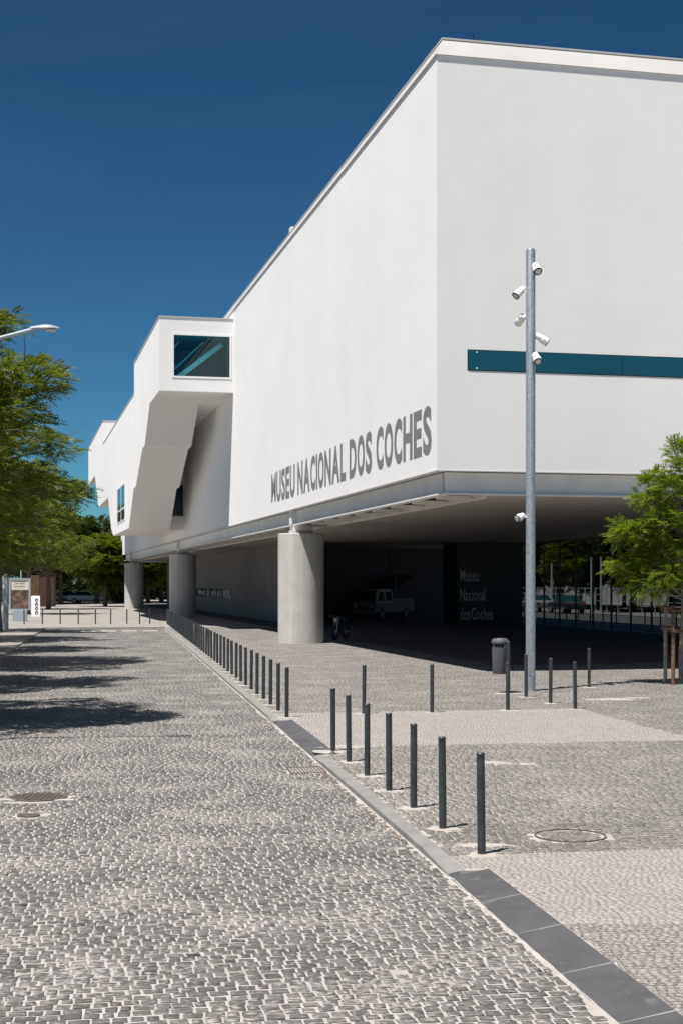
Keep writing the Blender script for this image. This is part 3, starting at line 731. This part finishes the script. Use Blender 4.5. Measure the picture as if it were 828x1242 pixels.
spot(3.90, R(190), (-.55, -.5, -.3), .085, .24); spot(7.90, R(0), (.82, .1, -.5)); spot(7.44, R(-65), (.12, -.7, -.62))
MB().tube([(.03, -.115, 9.3), (.06, -.112, 8.6), (.02, -.12, 7.5), (.05, -.11, 6.6)], .012, 6).obj('cable', 'galvanised', pole)

# litter bin on its own post
bn = empty('litter_bin', (3.55, 31.3, 0)); tag(bn, 'dark grey litter bin with rounded lid on a short post by the steel pole', 'litter bin')
MB().lathe([(.04, -.03), (.04, 1.13), (.02, 1.15)], 16).obj('post', 'bollard', bn, (.09, -.14, 0), smooth=True)
prof = [(.155, .42), (.165, .44), (.18, 1.0)]
MB().lathe(prof, 24).obj('body', 'bin_grey', bn, (-.07, .06, 0), smooth=True)
MB().lathe([(.15, .99), (.15, 1.09)], 24).obj('opening', 'black', bn, (-.07, .06, 0))
MB().lathe([(.185, 1.085), (.19, 1.10), (.19, 1.14), (.16, 1.19), (.02, 1.205)], 24).obj('lid', 'bin_grey', bn, (-.07, .06, 0), smooth=True)
m = MB()
for k in range(4): t_ = k*math.pi/2 + .5; m.box(math.cos(t_)*.168-.012, math.cos(t_)*.168+.012, math.sin(t_)*.168-.012, math.sin(t_)*.168+.012, .98, 1.10)
m.obj('lid_stay', 'bin_grey', bn, (-.07, .06, 0))
MB().bar((.02, -.04, .8), (.09, -.13, .8), .05).obj('bracket', 'dark_metal', bn)

# ---------------------------------------------------------------- trees
def leaf_sprays(centres, dirs, length, pairs, lw, ll, trng, droop=0.25):
    """compound leaves: a rachis with pairs of leaflets; returns quads"""
    N = len(centres); d = dirs/np.linalg.norm(dirs, axis=1)[:,None]
    up = np.array((0,0,1.0)); s = np.cross(d, up + trng.normal(0, .35, (N,3))); s /= np.linalg.norm(s, axis=1)[:,None] + 1e-6
    nrm = np.cross(s, d)
    V = []; L = length*trng.uniform(.7, 1.25, N)
    for i in range(pairs):
        f = (i+.6)/pairs; base = centres + d*(L*f)[:,None] - np.array((0,0,1))*(droop*L*f*f)[:,None]
        k = 1.0 - .55*abs(f-.45)
        for sd_ in (-1, 1):
            o = s*sd_*.9 + d*.45 - nrm*trng.uniform(-.15,.45,(N,1)); o /= np.linalg.norm(o, axis=1)[:,None]
            wv = d*lw*k; tip = base + o*ll*k; mid = base + o*ll*k*.5
            V.append(np.stack([base, mid + wv, tip, mid - wv], 1))
    V = np.stack(V, 1).reshape(-1, 4, 3)
    t_ = np.repeat(np.clip(trng.normal(.5, .22, N), 0, 1), pairs*2)
    return V, t_
def make_tree(name, seed, H, trunk_h, r0, clump_fn, nsprays, spray, leafmat, barkmat, label, cat='tree', group=None, bare=0):
    tr = np.random.default_rng(seed); pr = random.Random(seed)
    root = empty(name, (0,0,0)); tag(root, label, cat, group)
    cl = clump_fn(tr)                                        # (x, y, z, rh, rv)
    m = MB(); top = Vector((pr.gauss(0,.12), pr.gauss(0,.12), trunk_h))
    pts = [(0,0,-.05), (pr.gauss(0,.03), pr.gauss(0,.03), trunk_h*.4), tuple(top)]
    m.tube(pts, [r0*1.25, r0, r0*.8], 10).obj('trunk', barkmat, root, smooth=True)
    br = MB()
    lead = [top]
    zmax = max(c[2] for c in cl)
    for i in range(1, 4): lead.append(Vector((top.x + pr.gauss(0,.15), top.y + pr.gauss(0,.15), trunk_h + (zmax-trunk_h)*i/3.3)))
    br.tube(lead, [r0*.78, r0*.55, r0*.36, r0*.15], 7)
    for c in cl:
        e = Vector(c[:3]); k = min(max((e.z - trunk_h)/(zmax-trunk_h+.01)*.75 - .15, 0), .9)*3; i = int(min(k, 2)); st = lead[i].lerp(lead[i+1], k-i)
        mid = st.lerp(e, .5) + Vector((pr.gauss(0,.12), pr.gauss(0,.12), .12*(e-st).length))
        br.tube([st, mid, e], [r0*.34, r0*.2, r0*.06], 6)
        for _ in range(4):
            e2 = e + Vector((pr.gauss(0, c[3]*.55), pr.gauss(0, c[3]*.55), pr.gauss(0, c[4]*.5))); br.tube([mid.lerp(e, .6), e2], [r0*.09, r0*.03], 4, False)
    for _ in range(bare):                                    # bare twigs poking out
        c = pr.choice([c for c in cl if c[2] > zmax*.72]); p = Vector(c[:3]); pts = [p]
        d = Vector((p.x, p.y, 1.0+pr.random())).normalized()
        for j in range(4): d = (d + Vector((pr.gauss(0,.35), pr.gauss(0,.35), pr.gauss(0,.3)))).normalized(); pts.append(pts[-1] + d*.32)
        br.tube(pts, [r0*.1, r0*.07, r0*.05, r0*.04, r0*.02], 4, False)
    br.obj('branches', barkmat, root, smooth=True)
    C = np.array(cl); wts = C[:,3]**2*C[:,4]; idx = tr.choice(len(C), nsprays, p=wts/wts.sum())
    u_ = tr.normal(0, 1, (nsprays, 3)); u_ /= np.linalg.norm(u_, axis=1)[:,None]; rad = tr.uniform(.35, 1, nsprays)[:,None]**.6
    off = u_*rad*np.stack([C[idx,3], C[idx,3], C[idx,4]], 1)
    cen = C[idx,:3] + off
    dirs = off*np.array((1,1,.5)) + (cen - np.array((0,0,trunk_h)))*.12 + tr.normal(0, .35, (nsprays,3)); dirs[:,2] = dirs[:,2]*.6 - .02
    V, t_ = leaf_sprays(cen, dirs, *spray, tr)
    n = len(V); me = np_mesh('crown', V.reshape(-1,3), np.arange(n*4).reshape(n, 4), leafmat, t_)
    link('crown', me, root)
    return root

def street_crown(rad, z0, z1, n, flat=.42, taper=.75, big=.95):
    def fn(tr):
        out = []
        for i in range(n):
            z = z0 + (z1-z0)*tr.uniform(0, 1); q = (z-z0)/(z1-z0)
            rmax = rad*(1.0 - taper*max(q-.35, 0)**1.3/.65**1.3) * (0.75 + .25*min(q/.2, 1)); t_ = tr.uniform(0, 2*math.pi); r_ = rmax*math.sqrt(tr.uniform(.05, 1))*.9
            s_ = tr.uniform(.55, big); out.append((math.cos(t_)*r_, math.sin(t_)*r_, z, s_, s_*flat))
        return out
    return fn
sprayA = (.27, 6, .024, .080)
tA = make_tree('street_tree', 31, 8.2, 2.6, .16, street_crown(4.45, 2.9, 7.4, 74, .42, .46, 1.0), 13500, sprayA, 'leaf_street', 'bark', 'feathery green street tree, closest to the curved street lamp, shading the cobbles', group='street trees left of the cobbled street', bare=34)
tB = make_tree('street_tree', 32, 8.6, 2.8, .17, street_crown(4.1, 3.2, 8.0, 58), 8500, sprayA, 'leaf_street', 'bark', 'feathery green street tree between the other roadside trees', group='street trees left of the cobbled street', bare=6)
tA.location = (-8.75, 25.2, 0); tB.location = (-10.2, 33.4, 0); tB.rotation_euler = (0,0,2.0)
row = [(-24.6, 112, tB, .5, 1.15), (-27.5, 134, tB, 3.5, 1.2), (-11.9, 42.5, tA, 2.2, 1.08), (-13.6, 51.5, tB, 4.0, 1.0), (-15.6, 61, tA, 5.1, 1.0)]
for x, y, p, rz, s_ in row:
    c = copy_tree(p); c.location = (x, y, 0); c.rotation_euler = (0,0,rz); c.scale = (s_, s_, s_)
    tag(c, 'feathery green street tree between the other roadside trees' if y < 100 else 'feathery tree beside the rust red kiosk on the far plaza', 'tree', 'street trees left of the cobbled street')
c = copy_tree(tB); c.location = (-17.15, 71.5, 0); c.rotation_euler = (0,0,1); tag(c, 'street tree with a dark trunk beside the pale grey post', 'tree', 'street trees left of the cobbled street')

def young(tr):
    out = [(-.95,-.2,2.5,.42,.26), (-1.25,.1,2.95,.45,.24), (-.6,-.35,2.75,.42,.24), (-1.15,-.1,3.75,.48,.26), (-.65,.2,3.45,.45,.25), (-.45,-.4,4.0,.48,.28), (-.75,-.1,4.5,.40,.22),
           (-.55,.2,5.05,.42,.22), (-.2,-.3,4.75,.45,.25), (.25,-.1,5.35,.45,.28), (.15,.3,5.8,.38,.25), (.7,-.2,4.9,.5,.3), (1.1,.1,4.2,.5,.28), (.8,-.4,3.5,.5,.28), (1.2,.2,2.9,.45,.25), (.3,.6,4.3,.5,.28), (.5,.5,3.1,.45,.25),(-.3,.5,3.2,.42,.24),(.05,-.55,3.4,.4,.22)]
    return [(x + tr.normal(0,.05), y, z-.12, a_*.94, b_) for x, y, z, a_, b_ in out]
ty = make_tree('young_tree', 77, 6, 2.0, .065, young, 2900, (.34, 9, .022, .085), 'leaf_young', 'bark_pale', 'young tree with bright green ferny leaves held by wooden stakes', bare=0)
ty.location = (8.15, 34.2, 0)
gd = empty('tree_guard', (8.1, 34.15, 0), .12); tag(gd, 'reddish wooden stake frame with rails around the young tree trunk', 'tree guard')
for i, (x, y, mt) in enumerate(((-.27,-.27,'wood_red'),(.27,-.27,'wood_red'),(.27,.27,'wood_red'),(-.27,.27,'wood_grey'))):
    MB().tube([(x,y,-.05),(x,y,1.86+.03*i),(x,y,1.88+.03*i)], [.048,.045,.03], 10).obj('stake', mt, gd, smooth=True)
for z in (1.27, 1.76):
    for (x0,y0,x1,y1) in ((-.33,-.325,.33,-.325),(-.33,.325,.33,.325)): MB().tube([(x0,y0,z),(x1,y1,z)], .036, 8).obj('rail', 'wood_red', gd, smooth=True)
    for (x0,y0,x1,y1) in ((-.325,-.33,-.325,.33),(.325,-.33,.325,.33)): MB().tube([(x0,y0,z+.07),(x1,y1,z+.07)], .036, 8).obj('rail', 'wood_red', gd, smooth=True)

# far trees beyond the plaza and beyond the museum
def far_crown(rad, z0, z1, n):
    def fn(tr):
        out = []
        for i in range(n):
            u_ = tr.normal(0,1,3); u_ /= np.linalg.norm(u_); r_ = tr.uniform(.3,1)**.5
            s_ = tr.uniform(.22,.36)*rad; out.append((u_[0]*rad*r_*.85, u_[1]*rad*r_*.85, (z0+z1)/2 + u_[2]*(z1-z0)/2*r_*.9, s_, s_*.6))
        return out
    return fn
sprayF = (.8, 4, .13, .36)
fA = make_tree('broadleaf_tree', 51, 11, 2.6, .26, far_crown(4.6, 2.6, 10.8, 40), 5200, sprayF, 'leaf_far', 'bark', 'tall dark leafy tree at the far edge of the plaza', group='trees beyond the plaza')
fB = make_tree('broadleaf_tree', 52, 8.5, 1.9, .2, far_crown(3.4, 1.8, 7.6, 36), 3800, sprayF, 'leaf_street', 'bark', 'lower light green tree at the far edge of the plaza', group='trees beyond the plaza')
def px(x, Y): return (x-414)/1729*Y
fA.location = (px(118, 172), 172, 0); fB.location = (px(128, 150), 150, 0)
for x_, Y_, p, s_ in ((96,178,fA,1.0),(74,170,fA,1.05),(52,178,fA,.95),(30,165,fA,1.0),(8,170,fA,1.1),(142,190,fA,1.1),(163,185,fB,1.3),(180,176,fB,1.2),(196,188,fA,1.0),(106,195,fA,1.0),(84,200,fA,1.0),(62,205,fB,1.4),(214,195,fA,.9),(38,195,fA,1.1),(-10,190,fA,1.1),(186,215,fA,1.0),(150,215,fA,.9)):
    c = copy_tree(p); c.location = (px(x_, Y_), Y_, 0); c.rotation_euler = (0,0,x_*1.7); c.scale = (s_,)*3
    tag(c, 'tall dark leafy tree at the far edge of the plaza' if p is fA else 'lower light green tree at the far edge of the plaza', 'tree', 'trees beyond the plaza')
i = 0
for w_, t_ in ((41,62),(42,69),(40,76),(43,83),(41,90),(42,97),(44,104),(43,111),(42,118),(49,66),(50,74),(49,82),(50,90),(49,98),(50,107),(49,116),(50,126),(56,86),(57,104)):
    p = (fA, fB)[i % 3 == 1]; i += 1; c = copy_tree(p); c.location = mw(w_, t_); c.rotation_euler = (0,0,i*1.3); c.scale = (1.0, 1.0, .95)
    tag(c, 'dark tree across the street behind the museum, seen through the glass', 'tree', 'trees seen through the glass screen')

# ---------------------------------------------------------------- street behind the museum, seen through the glass
def msheet(name, w0, w1, t0, t1, z, mat): return struct(sheet(name, [mw(w0,t0)[:2], mw(w1,t0)[:2], mw(w1,t1)[:2], mw(w0,t1)[:2]], z, mat))
msheet('back_pavement', 20.3, 24.6, 2, 150, .004, 'pale_slab')
msheet('back_road', 24.6, 34, -2, 150, .002, 'asphalt')
msheet('back_verge', 34, 70, -2, 150, .004, 'far_ground')
rl = empty('railing', mw(24.4, 24), MA); tag(rl, 'dark metal railing along the street behind the museum', 'railing')
MB().box(-.02,.02,0,70,.98,1.03).obj('rail', 'dark_metal', rl); MB().box(-.015,.015,0,70,.5,.53).obj('rail', 'dark_metal', rl)
for i in range(36): MB().box(-.03,.03,i*2-.03,i*2+.03,-.02,1.0).obj('post', 'dark_metal', rl)
fn = empty('fence', mw(35, 48), MA); tag(fn, 'pale mesh fence across the street behind the museum', 'fence')
for i in range(30): MB().box(-.03,.03,i*2.2-.03,i*2.2+.03,-.02,2.1).obj('post', 'panel_grey', fn)
for z in (.1,.55,1.0,1.5,2.0): MB().box(-.015,.015,0,63.8,z,z+.05).obj('rail', 'panel_grey', fn)
for t_, h in ((73,4.6),(75,4.6),(84,4.2)):
    o = MB().tube([(0,0,-.02),(0,0,h)], [.09,.08], 10).obj('white_post', 'panel_grey', None, mw(35.8, t_)); tag(o, 'tall pale post behind the pale fence, seen through the glass', 'post', 'white posts behind the fence')
wl = MB().box(-.15,.15,0,100,-.02,4.2).obj('boundary_wall', 'far_wall', None, mw(60.5, 60), rz=MA); tag(wl, 'long rendered wall behind the trees across the back street', 'wall')

def make_car(paint, label, group=None):
    e = empty('parked_car', (0,0,0)); tag(e, label, 'car', group)
    lo = [(-2.1,.35),(2.1,.35),(2.15,.6),(2.05,.82),(1.1,.95),(-1.75,1.0),(-2.1,.9),(-2.15,.6)]
    up = [(-1.6,.98),(1.0,.94),(.35,1.42),(-1.0,1.45)]
    MB().prism(lo, 'y', -.85, .85).obj('body', paint, e, bevel=.06, smooth=True)
    m = MB(); n = 4; m.add([(x, s_*(.78 if z < 1.2 else .62), z) for s_ in (-1,1) for x, z in up], [(0,1,2,3),(7,6,5,4),(0,4,5,1),(1,5,6,2),(2,6,7,3),(3,7,4,0)])
    m.obj('cabin_glass', 'dark_glass', e, bevel=.04, smooth=True)
    MB().box(-.95,.3,-.6,.6,1.42,1.475).obj('roof', paint, e, bevel=.02)
    for x in (-1.3, 1.35):
        for s_ in (-1, 1):
            w = MB().tube([(x, s_*.68, .32),(x, s_*.87, .32)], .32, 18).obj('wheel', 'rubber', e); MB().tube([(x, s_*.871, .32),(x, s_*.885, .32)], .2, 14).obj('rim', 'car_silver', w)
    for s_ in (-1,1):
        MB().box(2.06,2.16,s_*.62-.14,s_*.62+.14,.62,.76).obj('headlight', 'lamp_lens', e); MB().box(-2.17,-2.08,s_*.66-.1,s_*.66+.1,.66,.84).obj('tail_light', 'red_lens', e)
    return e
c1 = make_car('car_silver', 'silver car parked by the pale fence, seen through the glass'); c1.location = mw(32.5, 79); c1.rotation_euler = (0,0,MA+math.pi/2)
c2 = make_car('car_dark', 'dark car parked by the pale fence, seen through the glass'); c2.location = mw(32.6, 72.5); c2.rotation_euler = (0,0,MA+math.pi/2)
c3 = make_car('car_white', 'white car parked under the far plaza trees', 'cars under the plaza trees'); c3.location = (px(104, 176), 176, 0); c3.rotation_euler = (0,0,.1)
c4 = make_car('car_silver', 'silver car parked under the far plaza trees', 'cars under the plaza trees'); c4.location = (px(78, 182), 182, 0); c4.rotation_euler = (0,0,3.2)

# ---------------------------------------------------------------- pick-up and motorcycle in the shade under the museum
def make_van():
    e = empty('pickup_van', (0,0,0)); tag(e, 'old cream forward-control crew-cab pickup with raised rear cover in the shade', 'pickup van')
    low = [(-2.15,.42),(-2.2,.62),(-2.15,1.02),(2.1,1.02),(2.22,.75),(2.2,.42)]
    MB().prism(low, 'y', -.85, .85).obj('body', 'van_brown', e, bevel=.05, smooth=True)
    m = MB(); m.add([(x, s_*y, z) for s_ in (-1,1) for x, y, z in ((.1,.84,1.0),(2.1,.84,1.0),(1.72,.70,1.86),(.2,.72,1.86))], [(0,1,2,3),(7,6,5,4),(0,4,5,1),(1,5,6,2),(2,6,7,3),(3,7,4,0)])
    cab = m.obj('cab', 'van_cream', e, bevel=.07, smooth=True)
    MB().add([(2.235,-.84,.5),(2.235,.84,.5),(2.16,.82,1.0),(2.16,-.82,1.0)], [(0,1,2,3)]).obj('front_panel', 'van_cream', e)
    MB().add([(2.09,-.7,1.12),(2.09,.7,1.12),(1.83,.6,1.72),(1.83,-.6,1.72)], [(0,1,2,3)]).obj('windscreen', 'dark_glass', e)
    for s_ in (-1,1):
        MB().add([(1.15,s_*.835,1.12),(1.85,s_*.835,1.12),(1.62,s_*.755,1.68),(1.15,s_*.755,1.68)], [(0,1,2,3)]).obj('side_window', 'dark_glass', e)
        MB().add([(.3,s_*.835,1.12),(1.0,s_*.835,1.12),(1.0,s_*.755,1.68),(.36,s_*.755,1.68)], [(0,1,2,3)]).obj('side_window', 'dark_glass', e)
        MB().tube([(2.2,s_*.58,.78),(2.27,s_*.58,.78)], .11, 16).obj('headlight', 'lamp_lens', e)
        for x in (1.45, -1.2):
            w = MB().tube([(x,s_*.66,.33),(x,s_*.87,.33)], .33, 20).obj('wheel', 'rubber', e); MB().tube([(x,s_*.872,.33),(x,s_*.89,.33)], .2, 16).obj('hubcap', 'van_brown', w)
        MB().box(-2.1,.05,s_*.80-.03,s_*.80+.03,1.02,1.25).obj('bed_side', 'van_brown', e)
    MB().box(2.2,2.33,-.88,.88,.36,.50).obj('bumper', 'van_cream', e, bevel=.03)
    MB().tube([(2.24,0,.78),(2.26,0,.78)], .14, 20).obj('badge', 'chrome', e)
    MB().box(-2.16,-2.1,-.80,.80,1.02,1.25).obj('tailgate', 'van_brown', e)
    MB().bar((.0,-.75,1.75),(.0,1.0,2.75),2.1,.05).obj('raised_cover', 'black', e).location = (-1.0,0,0)
    for x in (-1.9,-.05): MB().bar((x,.78,1.2),(x,.85,2.66),.04).obj('cover_strut', 'dark_metal', e)
    return e
van = make_van(); van.scale = (1.1,)*3; van.location = (2.9, 97.6, .004); van.rotation_euler = (0,0,R(234))
def make_bike():
    e = empty('motorcycle', (0,0,0)); tag(e, 'dark motorcycle parked in the shade behind the round column', 'motorcycle')
    for x in (-.68, .68):
        w = MB(); pts = [(x + .25*math.cos(a_*math.pi/10), 0, .31 + .25*math.sin(a_*math.pi/10)) for a_ in range(21)]
        w.tube(pts, .06, 8, False); wo_ = w.obj('wheel', 'rubber', e, smooth=True)
        MB().tube([(x,-.03,.31),(x,.03,.31)], .06, 10).obj('hub', 'chrome', wo_)
        sp_ = MB()
        for k in range(6): a_ = k*math.pi/3; sp_.bar((x,0,.31),(x+.22*math.cos(a_),0,.31+.22*math.sin(a_)),.02)
        sp_.obj('spokes', 'chrome', wo_)
    MB().tube([(.66,.07,.31),(.42,.07,.95)], .028, 8).obj('fork', 'chrome', e); MB().tube([(.66,-.07,.31),(.42,-.07,.95)], .028, 8).obj('fork', 'chrome', e)
    MB().tube([(.30,-.36,1.03),(.40,-.15,1.0),(.40,.15,1.0),(.30,.36,1.03)], .018, 8).obj('handlebar', 'dark_metal', e)
    MB().tube([(.50,0,.86),(.60,0,.85)], [.10,.09], 14).obj('headlight', 'chrome', e)
    MB().tube([(-.1,0,.78),(.1,0,.84),(.34,0,.84),(.42,0,.8)], [.08,.15,.15,.08], 14).obj('tank', 'black', e, smooth=True)
    MB().tube([(-.78,0,.84),(-.5,0,.80),(-.1,0,.77)], [.07,.12,.11], 10).obj('seat', 'black', e, smooth=True)
    MB().box(-.22,.28,-.15,.15,.28,.66).obj('engine', 'dark_metal', e, bevel=.04)
    m = MB(); m.bar((-.68,0,.31),(-.05,0,.45),.06); m.bar((.42,0,.8),(.2,0,.3),.05); m.bar((-.5,0,.78),(-.15,0,.4),.05); m.obj('frame', 'dark_metal', e)
    MB().tube([(-.75,.16,.34),(.1,.16,.30)], [.05,.035], 10).obj('exhaust', 'chrome', e)
    MB().tube([(-.1,0,.3),(-.1,.22,.02)], .015, 6).obj('side_stand', 'dark_metal', e)
    return e
bk = make_bike(); bk.location = (-.05, 61.2, 0); bk.rotation_euler = (0, R(0), R(250))

# ---------------------------------------------------------------- street lamp, left, and far plaza furniture
def make_lamp(name, H, reach, label):
    e = empty(name, (0,0,0)); tag(e, label, 'street lamp')
    MB().lathe([(.09,-.05),(.085,1.0),(.06,H-.55)], 14).obj('shaft', 'panel_grey', e, smooth=True)
    MB().tube([(0,0,H-.6),(.12,0,H-.42),(reach*.4,0,H-.3),(reach-.12,0,H+.055)], [.055,.045,.036,.03], 10).obj('arm', 'panel_grey', e, smooth=True)
    h = MB(); n = 14; secs = [(reach-.20,.03,.03),(reach-.10,.07,.05),(reach+.0,.11,.07),(reach+.10,.115,.065),(reach+.19,.07,.04),(reach+.23,.02,.02)]
    o = 0
    for x, ry, rz in secs:
        for k in range(n): t_ = 2*math.pi*k/n; h.v.append((x, .8*ry*math.cos(t_), H + .06 + .85* (rz*math.sin(t_) if math.sin(t_) > 0 else rz*.35*math.sin(t_))))
    for i in range(len(secs)-1):
        for k in range(n): h.f.append((i*n+k, i*n+(k+1) % n, (i+1)*n+(k+1) % n, (i+1)*n+k))
    h.f.append(tuple(range(n))[::-1]); h.f.append(tuple((len(secs)-1)*n+k for k in range(n)))
    h.obj('lamp_head', 'panel_grey', e, smooth=True)
    MB().lathe([(.07,-.02),(.08,0)], 14).obj('lens', 'lamp_lens', e, (reach+.1,0,H+.035))
    return e
lamp = make_lamp('street_lamp', 6.12, 2.35, 'pale curved street lamp reaching out among the tree branches'); lamp.location = (-6.75, 21.0, 0); lamp.rotation_euler = (0,0,.05)
lf = make_lamp('street_lamp', 4.6, 2.2, 'distant street lamp under the trees behind the advertising panel'); lf.location = (px(26,120), 120, 0); lf.rotation_euler = (0,0,.1)
gp = MB().lathe([(.16,-.05),(.16,4.6),(.12,4.65)], 18).obj('grey_post', 'panel_grey', None, (px(7,75), 75, 0), smooth=True); tag(gp, 'thick pale grey post beside the advertising panel', 'post')
wp = MB().lathe([(.10,-.05),(.09,4.7)], 10).obj('white_post', 'white_metal', None, (px(173,165), 165, 0)); tag(wp, 'thin white post on the far plaza between two columns', 'post')
mp = empty('advertising_panel', (px(24.5,91), 91, 0), .08); tag(mp, 'freestanding poster panel with cream and dark print on a grey foot', 'poster panel')
MB().box(-.45,.45,-.14,.14,-.02,.72).obj('foot', 'panel_grey', mp, bevel=.02)
f = MB(); f.box(-.68,-.56,-.1,.1,.72,2.75); f.box(.56,.68,-.1,.1,.72,2.75); f.box(-.56,.56,-.1,.1,2.66,2.75); f.box(-.56,.56,-.1,.1,.72,.80); f.obj('frame', 'panel_grey', mp)
MB().box(-.558,.558,-.06,.06,2.0,2.658).obj('print', 'cream_print', mp); MB().box(-.558,.558,-.06,.06,.802,1.998).obj('print', 'poster', mp)
for z, w_ in ((2.5,.8),(2.38,.6),(2.2,.7)): MB().box(-w_/2,w_/2,-.064,-.061,z,z+.05).obj('print_line', 'letter_grey', mp)
ks = empty('kiosk', (px(57,150), 150, 0), .1); tag(ks, 'rust red kiosk wall under the far trees', 'kiosk')
MB().box(-.85,.85,-.8,.8,-.02,3.45).obj('wall', 'rust_red', ks); MB().box(-.95,.95,-.9,.9,3.452,3.55).obj('roof', 'dark_metal', ks); MB().box(-.35,.45,-.83,-.802,.05,2.1).obj('door', 'rust_red', ks)
ob = MB().box(-.45,.45,-.1,.1,-.02,3.2).obj('advertising_pillar', 'orange_brown', None, (px(43,140), 140, 0), bevel=.03); tag(ob, 'orange brown advertising pillar beside the rust red kiosk', 'pillar')
bs = empty('banner_sign', (px(43.5,105), 105, 0)); tag(bs, 'small white leaning sign with dark curled lettering beside the poster panel', 'sign')
MB().add([(-.3,0,-.02),(.32,0,-.02),(.26,.25,1.5),(-.38,.25,1.5),(-.3,.06,-.02),(.32,.06,-.02),(.26,.31,1.5),(-.38,.31,1.5)], [(0,1,2,3),(7,6,5,4),(0,4,5,1),(1,5,6,2),(2,6,7,3),(3,7,4,0)]).obj('board', 'white_metal', bs)
for i in range(4):
    z = .25 + i*.31; y = .25*z/1.5 - .006; m = MB(); m.tube([(.08-.04*z+.10*math.cos(a_*math.pi/6), y + .02*math.sin(a_*math.pi/6)*.1, z + .11*math.sin(a_*math.pi/6)) for a_ in range(13)], .03, 6, False); m.obj('letter', 'black', bs)
hd = [(x_, Y_) for x_, Y_ in ((20,185),(60,186),(100,187),(140,187))]
for x_, Y_ in hd:
    tr = np.random.default_rng(int(x_)+5); n = 2200
    u_ = tr.normal(0,1,(n,3)); u_ /= np.linalg.norm(u_,axis=1)[:,None]; cen = u_*np.array((2.6,.7,.75))*tr.uniform(.6,1,(n,1)) + np.array((0,0,.72))
    V, t_ = leaf_sprays(cen, u_ + tr.normal(0,.3,(n,3)), .3, 3, .07, .16, tr)
    e = empty('shrub', (px(x_,Y_), Y_, 0)); tag(e, 'low dark shrub under the far plaza trees', 'shrub', 'shrubs under the plaza trees')
    k = len(V); link('foliage', np_mesh('foliage', V.reshape(-1,3), np.arange(k*4).reshape(k,4), 'leaf_far', t_), e)
    MB().tube([(0,0,-.05),(.1,0,.5),(0,.1,.9)], [.06,.04,.02], 6).obj('stem', 'bark', e)

# clipped far hedge closing the plaza under the trees
tr = np.random.default_rng(404); n = 15000
cen = np.stack([tr.uniform(-75, 5, n), 214 + tr.uniform(-1.2, 1.2, n), 2.9*tr.uniform(0, 1, n)**.8], 1)
V, t_ = leaf_sprays(cen, tr.normal(0, 1, (n, 3)), .4, 3, .16, .36, tr)
o = link('hedge', np_mesh('hedge', V.reshape(-1,3), np.arange(len(V)*4).reshape(-1,4), 'leaf_far', t_)); stuff(o); tag(o, 'long dark hedge behind the far plaza trees', 'hedge')
